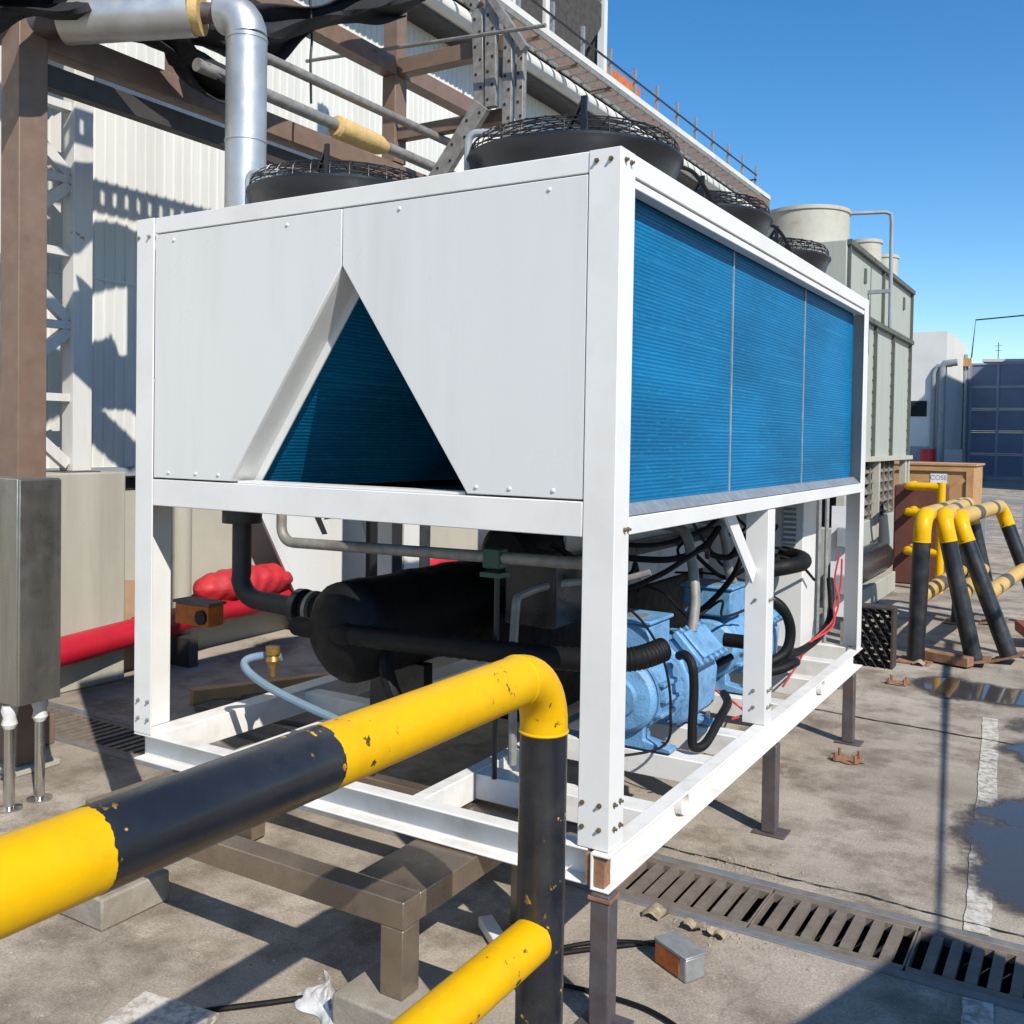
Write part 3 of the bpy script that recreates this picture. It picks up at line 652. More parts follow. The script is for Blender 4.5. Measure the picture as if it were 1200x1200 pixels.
for k in range(9):
    x0, y0_, z0_ = rc.uniform(-.72,-.45), rc.uniform(.55,2.6), rc.uniform(1.0,1.36)
    P_ = [(x0, y0_, z0_)]
    for j in range(5): P_.append((min(-.16, P_[-1][0]+rc.uniform(-.08,.18)), P_[-1][1]+rc.uniform(.02,.26), min(1.38, max(.72, P_[-1][2]+rc.uniform(-.16,.10)))))
    part('control_cable', MB().tube(smooth_path(P_, 7), rc.choice((.006,.008,.011)), 7), 'black_rubber', ch)
part('starter_box', MB().box(-.74, -.52, .62, .86, .98, 1.24), 'black_plastic', ch, bev=.01)
part('filter_drier', MB().lathe([(.02,.62),(.05,.66),(.05,.88),(.02,.92)], (-.62,1.25,0), 'z', 18, True), 'black_plastic', ch)
part('return_line', MB().tube(smooth_path([(-.62,.50,.50),(-.62,.50,1.02),(-.60,.56,1.12),(-.45,.8,1.15),(-.36,1.0,1.13)],6), .016, 10), 'galv_dull', ch)
# partition seen behind the compressors
part('bulkhead', MB().box(-.80, -.785, 1.2, 2.98, .95, 1.42), 'panel_white', ch)
part('cable_tray', MB().box(-.76, -.71, 1.05, 2.9, 1.13, 1.19), 'black_plastic', ch)

# support legs
def leg(x, y, label):
    t = thing('steel_stanchion', label, 'stanchion', (x, y, 0), 'square steel stanchions under the chiller')
    part('post', MB().box(x-.03, x+.03, y-.03, y+.03, .009, .388), 'bare_steel', t, bev=.004)
    part('base_plate', MB().box(x-.065, x+.075, y-.05, y+.06, .001, .0085), 'bare_steel', t, bev=.002)
    if y < .2: part('shim', MB().box(x-.036, x+.034, y-.034, y+.034, .3705, .3795), 'rust', t)
leg(-.01, .0, 'bare steel stanchion under the rusty near corner of the chiller base')
leg(-.01, 1.645, 'bare steel stanchion under the middle of the chiller side beam')
leg(-.01, 3.15, 'bare steel stanchion under the far end of the chiller side beam')
leg(-2.0, 1.8, 'bare steel stanchion in the shade under the chiller side facing the factory, middle')
leg(-2.0, 3.2, 'bare steel stanchion in the shade under the chiller side facing the factory, end')

# stainless bench carrying the front of the chiller
bn = thing('support_bench', 'brownish stainless steel box-section bench carrying the front of the chiller base', 'bench', (-1.08, -.2, 0))
bz0, bz1 = .308, .387
part('front_beam', MB().box(-1.84, -.445, -.37, -.29, bz0, bz1), 'bench_steel', bn, bev=.003)
for x in (-.445, -1.76):
    part('arm', MB().box(x-(.235 if x > -1 else .0795), x-.0005 if x > -1 else x+.10, -.289, .42, bz0+.001, bz1-.001), 'bench_steel', bn, bev=.003)
    part('leg', MB().box(x-.0795, x-.001, -.3695, -.291, .111, bz0-.001), 'bench_steel', bn, bev=.003)
    part('leg', MB().box(x-.0795, x-.001, .339, .419, .011, bz0), 'bench_steel', bn, bev=.003)
part('rear_beam', MB().box(-1.659, -.681, .36, .419, bz0+.002, bz1-.002), 'bench_steel', bn, bev=.003)
for x in (-.49, -1.78):
    solo('concrete_block', MB().box(x-.15, x+.13, -.44, -.16, .0, .11), 'block_grey', 'grey concrete block under the foot of the steel bench beside '+('the crumpled white plastic' if x > -1 else 'the open yard'), 'concrete block', 'blocks under the bench feet', bev=.008)
solo('pvc_trim', MB().bar((-.60,.30,.02), (-.10,-.12,.02), .05, .035), 'label_white', 'white plastic trunking lying on the ground under the chiller front', 'trunking', bev=.004)

# ------------------------------------------------------------------ yellow and black pipe barrier
def barrier(label, loc, rot, Lh, bands, black_to, group, pale=False, rp=.057):
    """hoop of 114 mm pipe in local coordinates, near leg at the origin, running to +y"""
    t = thing('pipe_barrier', label, 'barrier', (0,0,0), group)
    H, er = 1.128, .125
    yel = 'yellow_paint'
    for yy in (0, Lh):
        part('leg', MB().cyl((0,yy,.0), (0,yy,black_to), rp, 28), 'black_plain' if pale else 'black_paint', t)
        part('base_plate', MB().box(-.12, .12, yy-.12, yy+.12, .0005, .012), 'rust', t, bev=.002)
        s_ = 1 if yy == 0 else -1
        el = [(0,yy,black_to)]+[Vector((0,yy+s_*(er-er*math.cos(a)),H-er+er*math.sin(a))) for a in [math.pi/2*i/10 for i in range(11)]]
        if abs(el[1].z-black_to) < .01: el = el[1:]
        part('elbow', MB().tube(el, rp, 28), yel, t)
        part('weld', MB().lathe([(rp,-.004),(rp+.003,-.001),(rp+.003,.001),(rp,.004)], (0,yy,black_to), 'z', 28), yel, t)
    if pale:
        for (a, b_, c) in bands: part('top_rail', MB().cyl((0,a,H), (0,b_,H), rp, 28), c, t)
    else:
        part('top_rail', MB().cyl((0,er,H), (0,Lh-er,H), rp, 40), yel, t)
        part('weld', MB().lathe([(rp,-.005),(rp+.0022,-.0015),(rp+.0022,.0015),(rp,.005)], (0,er,H), 'y', 40), yel, t)
        for (a, b_, c) in bands:
            if c != 'black_paint': continue
            def slv(uu, vv, a=a, b_=b_):
                q_ = 2*math.pi*vv; e0 = .004*mnoise.noise(Vector((6*math.cos(q_), 6*math.sin(q_), a)))+.002*mnoise.noise(Vector((19*math.cos(q_), 19*math.sin(q_), a)))
                e1 = .004*mnoise.noise(Vector((6*math.cos(q_), 6*math.sin(q_), b_)))+.002*mnoise.noise(Vector((19*math.cos(q_), 19*math.sin(q_), b_)))
                return ((rp+.0007)*math.cos(q_), (a+e0)*(1-uu)+(b_+e1)*uu, H+(rp+.0007)*math.sin(q_))
            part('black_band', MB().sheet(slv, 6, 120), 'black_paint', t)
    part('mid_rail', MB().cyl((0,.04,.50), (0,Lh-.04,.50), rp*.93, 28), 'yellow_pale' if pale else yel, t)
    if pale: part('stripe', MB().cyl((0,Lh*.38,.50), (0,Lh*.5,.50), rp*.945, 28), 'stripe_dark', t)
    t.location = loc; t.rotation_euler = rot; return t
barrier('yellow and black pipe barrier standing in front of the chiller beside the steel bench', (.060,-.50,.002), (0,0,R(180)), 2.3,
        [(.125,.775,'yellow_paint'),(.775,1.215,'black_paint'),(1.215,1.65,'yellow_paint'),(1.65,2.175,'black_paint')], .985, None)
far = [(.125,.62,'yellow_pale'),(.62,.86,'stripe_dark'),(.86,1.45,'yellow_pale'),(1.45,1.6,'stripe_dark'),(1.6,1.875,'yellow_pale')]
for (loc, rot, lab) in (((-.03,5.56,.002), (0,R(1.5),R(-2)), 'upright yellow and black pipe barrier closest to the cooling tower'),
                        ((.365,5.72,.025), (0,R(-12.5),R(1)), 'yellow and black pipe barrier leaning between two others by the wet ground'),
                        ((.59,5.95,.045), (0,R(-20.5),R(-4)), 'most tilted yellow and black pipe barrier, beside the red plate')):
    barrier(lab, loc, rot, 2.0, far, .93, 'pipe barriers stored together by the cooling tower', True, .065)

# ------------------------------------------------------------------ factory wall and plinth
fb = thing('factory_building', 'long white corrugated factory wall with beige plinth and pipe rack at the eaves', 'building', (-5.6, 8, 0))
Y0, Y1 = -5, 16.66
q = MB(); pitch = .085; n_ = int((Y1-Y0)/pitch); prof = []
for i in range(n_):
    y = Y0+i*pitch
    prof += [(y,-4.90),(y+.050,-4.90),(y+.056,-4.8915),(y+.074,-4.8915),(y+.080,-4.90)]
v = [(x,y,z) for z in (1.423, 5.95) for (y, x) in prof]; m_ = len(prof)
q.add(v, [(i,i+1,m_+i+1,m_+i) for i in range(m_-1)]); part('wall_cladding', q, 'clad_white', fb, smooth=0)
part('wall_core', MB().box(-7.5, -4.95, Y0, Y1, 1.343, 6.18), 'far_grey', fb)
part('flashing', MB().box(-4.94, -4.87, Y0, Y1, 1.36, 1.421), 'grey_paint', fb)
part('plinth', MB().box(-7.5, -4.82, Y0, Y1, 0, 1.246), 'beige_wall', fb)
part('plinth_gap', MB().box(-7.5, -4.965, Y0, Y1, 1.247, 1.342), 'dark_void', fb)
for zz in (2.74, 4.34): part('cladding_flashing', MB().box(-4.898, -4.887, Y0, Y1, zz, zz+.018), 'clad_white', fb)
# eaves: soffit, gutter duct, tray, fascia, coping
part('soffit', MB().box(-4.888, -4.585, Y0, Y1, 5.834, 5.866), 'dark_brown', fb)
part('gutter_duct', MB().tube([(-4.59,Y0,5.975),(-4.59,Y1,5.975)], .104, 16), 'clad_white', fb)
part('fascia_beam', MB().box(-4.67, -4.575, Y0, Y1, 6.20, 6.427), 'brown_steel', fb)
part('fascia_soffit', MB().box(-5.05, -4.671, Y0, Y1, 6.187, 6.22), 'dark_brown', fb)
part('coping', MB().box(-5.3, -4.56, Y0, Y1, 6.43, 6.507), 'clad_white', fb)
for xa in (-4.56, -4.27): part('tray_rail', MB().box(xa, xa+.025, -1, 15, 6.107, 6.163), 'galv_dull', fb)
rung = mesh_of(MB().box(-.131, .131, -.02, .02, -.012, .012), 'tray_rung', 'galv_dull')
for i in range(54): inst('tray_rung', rung, fb, (-4.403, -.8+i*.29, 6.127))
for i in range(5): part('tray_bracket', MB().bar((-4.25,5.1+.92*i,6.09), (-4.89,5.1+.92*i,6.09), .04, .032), 'brown_steel', fb)
# rail on the roof edge
postm = mesh_of(MB().box(-.022,.022,-.022,.022,0,.62), 'railing_post', 'galv')
for i in range(14): inst('railing_post', postm, fb, (-4.86, 5.80+.834*i, 6.507))
part('railing', MB().tube([(-4.83,3.5,6.93),(-4.83,16.6,6.93)], .015, 8), 'wire_black', fb)
part('railing', MB().tube([(-4.83,12.3,6.69),(-4.83,16.6,6.69)], .014, 8), 'wire_black', fb)
part('railing', MB().tube([(-4.83,16.6,6.85),(-6.6,16.6,6.85)], .014, 8), 'wire_black', fb)
# screened roof plant
sp = thing('roof_screen', 'rooftop enclosure of dark mesh with a white frame above the factory eaves', 'screen', (-5.6, 8, 6.51))
for y in (6.08, 7.68, 8.48, 10.17): part('frame_post', MB().box(-5.16, -5.06, y, y+.105, 6.508, 7.95), 'clad_white', sp)
for y0, y1 in ((6.19,7.67),(7.79,8.47)): part('mesh_panel', MB().box(-5.125, -5.10, y0, y1, 6.79, 7.91), 'net_grey', sp)
part('mesh_panel', MB().prism([(8.59,6.91),(9.6,6.95),(10.16,7.55),(10.16,7.87),(8.59,7.91)], 'x', -5.125, -5.10), 'net_grey', sp)
part('frame_rail', MB().box(-5.15, -5.07, 6.08, 10.17, 7.951, 8.03), 'clad_white', sp)
part('frame_rail', MB().box(-5.15, -5.07, 6.19, 10.165, 6.64, 6.76), 'clad_white', sp)
part('frame_post', MB().box(-7.0, -6.92, 10.17, 10.275, 6.508, 7.95), 'clad_white', sp)
part('mesh_panel', MB().box(-6.91, -5.17, 10.21, 10.235, 7.07, 7.91), 'net_grey', sp)
solo('orange_parapet', MB().box(-6.7, -5.14, 10.33, 11.65, 6.511, 7.13), 'orange_brick', 'orange brick parapet on the roof behind the railing', 'parapet')
# white lattice column on its pedestal
lc = thing('lattice_column', 'white painted steel lattice column standing on the grey concrete pedestal', 'column', (-4.66, 1.5, 1.415))
part('chord', MB().box(-4.69, -4.57, 1.47, 1.61, 1.416, 5.80), 'column_white', lc, bev=.004)
part('chord', MB().box(-4.69, -4.57, .86, .98, 1.416, 5.80), 'column_white', lc, bev=.004)
for i in range(9):
    z = 1.46+i*.47; s_ = i % 2
    part('lattice_bar', MB().bar((-4.63, .985 if s_ else 1.465, z), (-4.63, 1.465 if s_ else .985, z+.40), .05, .07), 'column_white', lc)
    part('lattice_strut', MB().box(-4.66, -4.60, .981, 1.469, z+.41, z+.46), 'column_white', lc)
part('foot_plate', MB().box(-4.79, -4.53, 1.39, 1.65, 1.4085, 1.4155), 'bare_steel', lc)
solo('pedestal', MB().box(-4.815, -4.467, .22, 1.80, 0, 1.408), 'concrete_ped', 'tall grey concrete pedestal under the white lattice column', 'pedestal', bev=.012)
solo('downspout', MB().tube([(-4.73,2.48,.0),(-4.73,2.48,1.85),(-4.80,2.48,2.05),(-4.86,2.48,2.1)], .084, 20), 'concrete_ped', 'dusty grey round downspout against the beige plinth', 'pipe')
solo('cardboard_sheet', MB().bar((-4.66,1.95,.0), (-4.78,2.02,.62), .20, .012, (1,0,0)), 'cardboard', 'torn cardboard leaning on the plinth beside the grey pedestal', 'cardboard')
# red pipe line
rp_ = thing('red_pipe', 'red painted fire water pipe running along the plinth', 'pipe', (-4.5, 2.2, 0))
part('pipe_run', MB().tube([(-4.22,.45,.29),(-4.33,1.15,.298),(-4.40,1.55,.305),(-4.57,2.65,.33),(-4.68,4.6,.33),(-4.70,9,.33)], .094, 24), 'red_pipe', rp_)
part('coupling', MB().tube([(-4.455,1.90,.312),(-4.475,2.03,.316)], .106, 20), 'red_pipe', rp_)
for y in (.75, 2.3, 4.2): part('pipe_support', MB().box(-4.50-.04*y*.9, -4.20-.08*y*.9, y-.04, y+.04, 0, .21), 'dark_brown', rp_)
wr = MB()
def wrap(uu, vv):
    a = 2*math.pi*vv; rr = .15*math.sqrt(max(.0004, 1-abs(2*uu-1)**4))*(1+.03*math.sin(5*a+9*uu)+.035*math.sin(31*uu+2*a)+.03*math.sin(47*uu-3*a)); return (-4.60+rr*math.cos(a), 2.52+1.0*uu, .50+rr*math.sin(a)*.85)
wr.sheet(wrap, 70, 44); solo('red_bundle', wr, 'red_wrap', 'crumpled red plastic bundle lying on the red pipe', 'bundle', smooth=80)

# ------------------------------------------------------------------ brown pipe-rack frame
bf = thing('brown_frame', 'brown painted steel rack with posts, rails and cross beams over the pipes', 'steel frame', (-3.4, 2, 0))
def hcol(x, y, z0, z1, d=.15, w_=.15):
    m = MB(); t = .012
    m.box(x+d/2-t, x+d/2, y-w_/2, y+w_/2, z0, z1); m.box(x-d/2, x-d/2+t, y-w_/2, y+w_/2, z0, z1); m.box(x-d/2+t, x+d/2-t, y-.006, y+.006, z0, z1); return m
part('post', MB().box(-3.475, -3.325, .31, .46, .03, 3.86), 'brown_steel', bf, bev=.004)
part('post', MB().box(-3.46, -3.34, 3.23, 3.37, 3.7, 4.33), 'brown_steel', bf, bev=.004)
part('post', MB().box(-3.475, -3.325, 5.9, 6.05, .02, 4.33), 'brown_steel', bf, bev=.004)
part('rail', MB().box(-3.46, -3.34, .47, 9.0, 3.56, 3.69), 'brown_steel', bf, bev=.004)
part('rail', MB().box(-3.44, -3.36, .465, 9.0, 3.39, 3.50), 'dark_brown', bf, bev=.004)
part('rail', MB().box(-3.46, -3.34, 1.2, 9.0, 4.332, 4.46), 'brown_steel', bf, bev=.004)
part('post', MB().box(-3.44, -3.36, 1.25, 1.33, 3.69, 4.331), 'brown_steel', bf, bev=.004)
part('cross_beam', MB().box(-3.339, -2.3, 3.25, 3.35, 4.335, 4.45), 'brown_steel', bf, bev=.004)
part('cross_beam', MB().box(-3.339, -2.4, 3.26, 3.34, 3.86, 3.95), 'brown_steel', bf, bev=.004)
part('footing', MB().box(-3.53, -3.27, .26, .51, 0, .03), 'concrete_ped', bf, bev=.006)
ur = thing('shadow_rack', 'added unseen upper storey of the brown pipe rack, shadowing the wall', 'steel frame', (-3.1, .5, 3.9))  # unseen storey added so its rails and tray shadow the wall
part('post', MB().box(-3.46, -3.34, .32, .45, 3.861, 6.1), 'brown_steel', ur); part('post', MB().box(-3.46, -3.34, 3.24, 3.36, 4.461, 6.1), 'brown_steel', ur)
for z in (5.75,): part('rail', MB().box(-3.33, -3.22, -2.5, 4.5, z, z+.13), 'brown_steel', ur)
part('brace', MB().bar((-3.28,2.2,5.2), (-3.28,3.2,5.74), .08, .08), 'brown_steel', ur)
tr_ = MB().box(-3.20, -3.17, -.5, 2.5, 4.96, 5.0); tr_.box(-3.20, -3.17, -.5, 2.5, 5.12, 5.16)
part('perforated_tray', tr_, 'galv_dull', ur)
for i in range(30): part('tray_web', MB().box(-3.198, -3.172, -.49+i*.1, -.43+i*.1, 5.001, 5.119), 'galv_dull', ur)
# slotted galvanised struts
st = thing('slotted_strut', 'galvanised perforated strut rack with a diagonal brace beside the roof fans', 'strut', (-2.45, 3.2, 2.5))
def strut(p, q, wd, name):
    p, q = Vector(p), Vector(q)
    o = part(name, MB().bar(p, q, wd, .05, (0,-1,0)), 'galv_dull', st, bev=.003)
    d = (q-p).normalized(); sx = d.cross(Vector((0,-1,0))).normalized(); L_ = (q-p).length
    hl = MB(); k = 0
    while .05+k*.095 < L_-.03:
        c = p+d*(.05+k*.095)+sx*(wd*.22 if k % 2 else -wd*.22)
        hl.cyl(c+Vector((0,-.0255,0)), c+Vector((0,-.0275,0)), .011, 8); k += 1
    part('slots', hl, 'dark_void', o)
strut((-2.555,3.18,3.93), (-2.585,3.18,4.62), .085, 'upright'); strut((-2.46,3.17,3.93), (-2.47,3.17,4.85), .085, 'upright')
strut((-2.585,3.18,4.63), (-2.78,3.18,4.85), .085, 'upper_brace')
strut((-2.52,3.15,3.95), (-2.95,3.15,3.42), .13, 'diagonal_brace')
strut((-2.32,3.16,3.3), (-2.32,3.16,4.45), .07, 'upright'); strut((-2.22,3.16,3.3), (-2.22,3.16,4.30), .05, 'upright')
part('top_rail', MB().bar((-2.50,3.14,4.72), (-2.18,3.14,4.26), .05, .05, (0,-1,0)), 'galv_dull', st)
part('lower_post', MB().box(-2.99, -2.93, 3.13, 3.18, .0, 3.44), 'galv_dull', st)

# pipes on the rack
solo('rack_pipe', MB().tube([(-3.0,1.15,3.84),(-3.0,7,3.84)], .030, 14), 'galv_dull', 'bare grey steel pipe running level along the brown rack', 'pipe')
ip = thing('lagged_pipe', 'dark pipe with a torn yellow foam sleeve on the brown rack', 'pipe', (-3.0, 2, 3.6))
part('pipe_run', MB().tube([(-3.0,1.1,3.635),(-3.0,6,3.585)], .036, 14), 'galv_dull', ip)
part('foam_sleeve', MB().tube([(-3.0,2.20,3.615),(-3.0,2.21,3.614),(-3.0,2.62,3.61),(-3.0,2.70,3.608)], [.055,.072,.066,.040], 14), 'cream_ins', ip)
solo('tie_rod', MB().tube([(-4.0,3.0,4.47),(-1.95,3.0,4.32)], .014, 8), 'galv_dull', 'thin grey tie rod crossing above the brown rack', 'rod')
solo('hanging_chain', MB().tube(smooth_path([(-3.02,1.98,4.33),(-3.02,2.0,4.1),(-3.01,1.98,3.95),(-3.02,2.0,3.70)],5), .008, 6), 'wire_black', 'thin rusty chain hanging from the brown rack', 'chain')
# aluminium clad chilled water pipe
wp = thing('clad_pipe', 'bright aluminium clad water pipe dropping beside the chiller', 'pipe', (-2.45, .93, 0))
cx, cy = -2.445, .925
part('riser', MB().cyl((cx,cy,1.32), (cx,cy,3.605), .098, 32), 'alu_clad', wp)
eb = [(cx, cy, 3.6052)]+[(cx-.13+.13*math.cos(a), cy-.03*(1-math.cos(a)), 3.605+.13*math.sin(a)) for a in [math.pi/2*i/6 for i in range(1,7)]]
part('elbow', MB().tube(eb, .0985, 28), 'alu_clad', wp)
for z in (2.62, 3.10, 3.59): part('band', MB().lathe([(.098,-.006),(.1015,-.004),(.1015,.004),(.098,.006)], (cx,cy,z), 'z', 32), 'alu_clad', wp)
part('bare_flange', MB().tube([(-2.57,.895,3.735),(-2.60,.88,3.736),(-2.605,.878,3.736),(-2.69,.83,3.74)], [.094,.085,.05,.05], 20), 'bare_steel', wp)
part('insulation_ring', MB().tube([(-2.665,.845,3.738),(-2.705,.82,3.738)], .105, 24), 'cream_ins', wp)
part('horizontal_run', MB().tube([(-2.706,.819,3.738),(-3.25,.49,3.69)], .112, 28), 'alu_clad', wp)
part('bare_end', MB().tube([(-3.25,.49,3.70),(-3.55,.30,3.65)], .085, 20), 'bare_steel', wp)
part('sleeve_end', MB().cyl((cx,cy,1.24), (cx,cy,1.319), .096, 28), 'dark_brown', wp)
part('connection_pipe', MB().tube([(cx,cy,1.24),(cx,cy,.99)]+[(cx+.12-.12*math.cos(a), cy-.01, .99-.12*math.sin(a)) for a in [math.pi/2*i/6 for i in range(1,7)]]+[(-2.035,.885,.868)], .047, 20), 'dark_brown', wp)
ac = part('valve_actuator', MB().box(-2.66, -2.43, .70, .80, .755, .855), 'orange_box', wp, bev=.006)
part('actuator_cap', MB().box(-2.67, -2.42, .695, .805, .856, .87), 'wood_dark', ac)
part('actuator_knob', MB().cyl((-2.47,.70,.80), (-2.47,.685,.80), .035, 16), 'black_plastic', ac)
# shade netting over the frame
def drape(name, P, wid, sag, label, seed):
    rnd = random.Random(seed); pts = smooth_path(P, 10); n = len(pts)-1
    ph = [rnd.uniform(0, 6.28) for _ in range(4)]
    def fn(uu, vv):
        c = pts[min(int(round(uu*n)), n)]; wv = (vv-.5)*wid
        return (c.x+.10*math.sin(9*vv+ph[0])+.03*math.sin(21*vv+8*uu), c.y+.04*math.sin(13*uu+ph[1]+4*vv), c.z+wv-sag*math.sin(3*math.pi*uu+ph[2])*(1-vv)+.02*math.sin(17*vv+15*uu+ph[3]))
    m = MB().sheet(fn, n, 14)
    o = solo(name, m, 'net_black', label, 'net'); md = o.modifiers.new('solid', 'SOLIDIFY'); md.thickness = .012; return o
drape('shade_net', [(-3.05,-.35,3.50),(-3.1,.15,3.60),(-3.15,.5,3.80),(-3.2,1.0,3.98)], .22, .03, 'black shade net rolled over the top of the brown post', 2)
drape('shade_net', [(-3.0,1.1,3.80),(-3.0,1.6,4.0),(-3.0,2.1,4.25),(-3.0,2.6,4.52),(-3.0,3.0,4.75)], .22, .06, 'black shade net sagging across the upper brown rail', 5)
drape('shade_net', [(-3.2,.75,3.90),(-3.1,1.1,3.70),(-3.0,1.45,3.60)], .16, .05, 'frayed black netting hanging below the clad pipe', 9)

drape('shade_net', [(-3.15,.35,4.56),(-3.15,.6,4.58),(-3.15,1.0,4.62),(-3.15,1.35,4.66)], .40, .08, 'black net added on the unseen upper storey to shade the wall', 12)  # hung above the view, added to darken the wall behind
# stainless cabinet on tube legs
cb = thing('steel_cabinet', 'tall brushed stainless steel cabinet on two round legs beside the brown post', 'cabinet', (-2.99, .1, 0))
CB = Matrix.Rotation(R(90), 4, 'Z')
def crot(mb):
    o = Vector((-2.845,.005,0)); mb.v = [tuple(o+CB @ (Vector(v))) for v in mb.v]; return mb
part('body', crot(MB().box(.0, .205, .0, .30, .47, 1.465)), 'stainless', cb, bev=.004)
part('door', crot(MB().box(.003, .202, -.016, -.001, .475, 1.46)), 'stainless', cb, bev=.003)
for lx in (.02, .165):
    lg = part('leg', crot(MB().cyl((lx,.08,.012), (lx,.08,.469), .022, 20)), 'stainless_tube', cb)
    part('foot_flange', crot(MB().lathe([(.055,.0),(.055,.008),(.03,.014),(.022,.016)], (lx,.08,0), 'z', 24)), 'stainless_tube', lg)
    part('plastic_wrap', crot(MB().lathe([(.024,.36),(.034,.38),(.027,.41),(.036,.44),(.03,.465)], (lx,.08,0), 'z', 14)), 'plastic_bag', lg)
solo('floor_cap', MB().lathe([(.0001,.008),(.05,.008),(.055,.004),(.055,0)], (-2.42,-.05,0), 'z', 24), 'galv_dull', 'round grey floor cap in the concrete by the cabinet legs', 'floor cap')
solo('brown_kerb', MB().box(-4.40, -3.6, .56, .70, 0, .16), 'brown_steel', 'brown painted low steel kerb behind the stainless cabinet', 'kerb', bev=.006)

# white leaning sheet behind the chiller
ws = thing('leaning_sheet', 'white slanted sheet metal panel by the red pipe with a black painted mark', 'panel', (-4.5, 3.8, 0))
part('sheet', MB().prism([(2.92,1.285),(3.93,1.285),(4.555,.005),(3.68,.005)], 'x', -4.515, -4.49), 'panel_white', ws)
part('fold', MB().prism([(3.94,1.285),(4.13,1.285),(4.76,.005),(4.56,.005)], 'x', -4.55, -4.52), 'panel_white', ws)
part('mark', MB().prism([(3.656,1.018),(3.73,1.018),(3.84,.834),(3.775,.834)], 'x', -4.4895, -4.4870), 'ink', ws)
part('mark', MB().prism([(3.80,.958),(3.98,.968),(3.98,.995),(3.80,.99)], 'x', -4.4895, -4.4870), 'ink', ws)
solo('dark_post', MB().box(-4.06, -3.92, 3.83, 4.15, 0, 2.2), 'dark_void', 'black steel stanchion standing behind the evaporator', 'post', bev=.005)
solo('pale_post', MB().box(-4.06, -3.94, 4.2, 4.5, 0, 2.6), 'column_white', 'pale painted post next to the black stanchion', 'post', bev=.005)

# planks on the ground
for i, (x, y, l_, a, wd) in enumerate(((-2.75,1.75,1.5,8,.22),(-2.7,2.05,1.6,5,.24),(-2.8,2.35,1.4,12,.2),(-2.4,1.40,1.0,-3,.2))):
    c, s_ = math.cos(R(a)), math.sin(R(a))
    solo('plank', MB().bar((x-l_/2*c,y-l_/2*s_,.016), (x+l_/2*c,y+l_/2*s_,.016), wd, .03), 'wood_dark', ['grey weathered plank lying between two other planks and the drain', 'grey weathered plank in the middle of the planks under the pale batten', 'grey weathered plank farthest from the drain', 'short grey plank lying close to the drain grates'][i], 'plank', 'planks beside the chiller', bev=.003)
solo('timber_bearer', MB().bar((-3.6,1.62,.05), (-2.95,2.9,.05), .08, .09), 'wood', 'pale timber batten lying along the planks', 'timber', bev=.004)

# ------------------------------------------------------------------ cooling tower
ct = thing('cooling_tower', 'pale green cooling tower with ribbed panels, louvres and a round fan stack', 'cooling tower', (-2.2, 10.2, 0))
CX0, CX1, CY0, CY1 = -3.3, -1.2, 8.2, 12.25
part('upper_casing', MB().box(CX0, CX1, CY0, CY1, 3.10, 3.83), 'tower_green', ct, bev=.01)
part('lower_casing', MB().box(CX0+.01, CX1-.01, CY0+.01, CY1-.01, 1.50, 3.098), 'tower_green', ct)
part('louvre_box', MB().box(CX0+.15, CX1-.15, CY0+.15, CY1-.15, .78, 1.5), 'dark_void', ct)
part('basin', MB().box(CX0, CX1, CY0, CY1, .22, .77), 'tower_green', ct, bev=.01)
part('skid', MB().box(CX0+.1, CX1-.1, CY0+.1, CY1-.1, .0, .22), 'concrete_ped', ct)
for y in (8.24, 10.12, 12.19): part('rib', MB().box(CX1+.001, CX1+.035, y-.02, y+.02, 3.13, 3.80), 'tower_rib', ct)
for y in (8.24, 8.9, 9.76, 10.9, 12.19):
    rb = part('rib', MB().box(CX1-.009, CX1+.03, y-.018, y+.018, 1.53, 3.07), 'tower_rib', ct)
    bb = MB()
    for i in range(11): bb.cyl((CX1-.009,y-.035,1.6+.14*i), (CX1+.004,y-.035,1.6+.14*i), .014, 6)
    part('rib_bolts', bb, 'tower_rib', rb, kind='stuff')
for z in (3.10, 3.80): part('girt', MB().box(CX1+.002, CX1+.05, CY0, CY1, z-.025, z+.03), 'tower_rib', ct)
part('louvre_sill', MB().box(CX1-.02, CX1+.06, CY0-.02, CY1+.05, 1.47, 1.525), 'stack_grey', ct)
for y in (8.25, 10.1, 11.95, 12.2): part('louvre_post', MB().box(CX1-.05, CX1+.03, y-.05, y+.05, .2, 1.47), 'stack_grey', ct)
for y0, y1 in ((8.32,10.03),(10.17,11.5)):
    for i in range(5):
        part('louvre_slat', MB().bar((CX1-.06,y0,.86+.125*i), (CX1-.06,y1,.86+.125*i), .10, .02, (.8,0,.6)), 'louvre', ct)
    for k in range(4):
        yy = y0+(y1-y0)*(k+.5)/4; part('louvre_mullion', MB().box(CX1-.05, CX1-.02, yy-.02, yy+.02, .78, 1.46), 'louvre', ct)
s1 = part('fan_stack', MB().lathe([(.47,3.83),(.46,3.95),(.46,4.22),(.475,4.225),(.475,4.265),(.43,4.265),(.43,3.9)], (-1.77,8.75,0), 'z', 48), 'stack_grey', ct)
for y in (10.55, 11.7): part('fan_stack', MB().lathe([(.22,3.83),(.20,3.95),(.20,4.20),(.215,4.21),(.215,4.25),(.19,4.25),(.19,3.9)], (-1.50,y,0), 'z', 32), 'stack_grey', ct)
part('vent_pipe', MB().tube([(-1.6,8.75,4.24),(-1.02,9.25,4.31),(-.97,9.3,4.29),(-.96,9.3,4.2),(-.95,9.3,3.0)], .022, 10), 'grey_paint', ct)
part('pipe_clamp', MB().box(-1.2, -.95, 9.27, 9.33, 3.4, 3.44), 'grey_paint', ct)
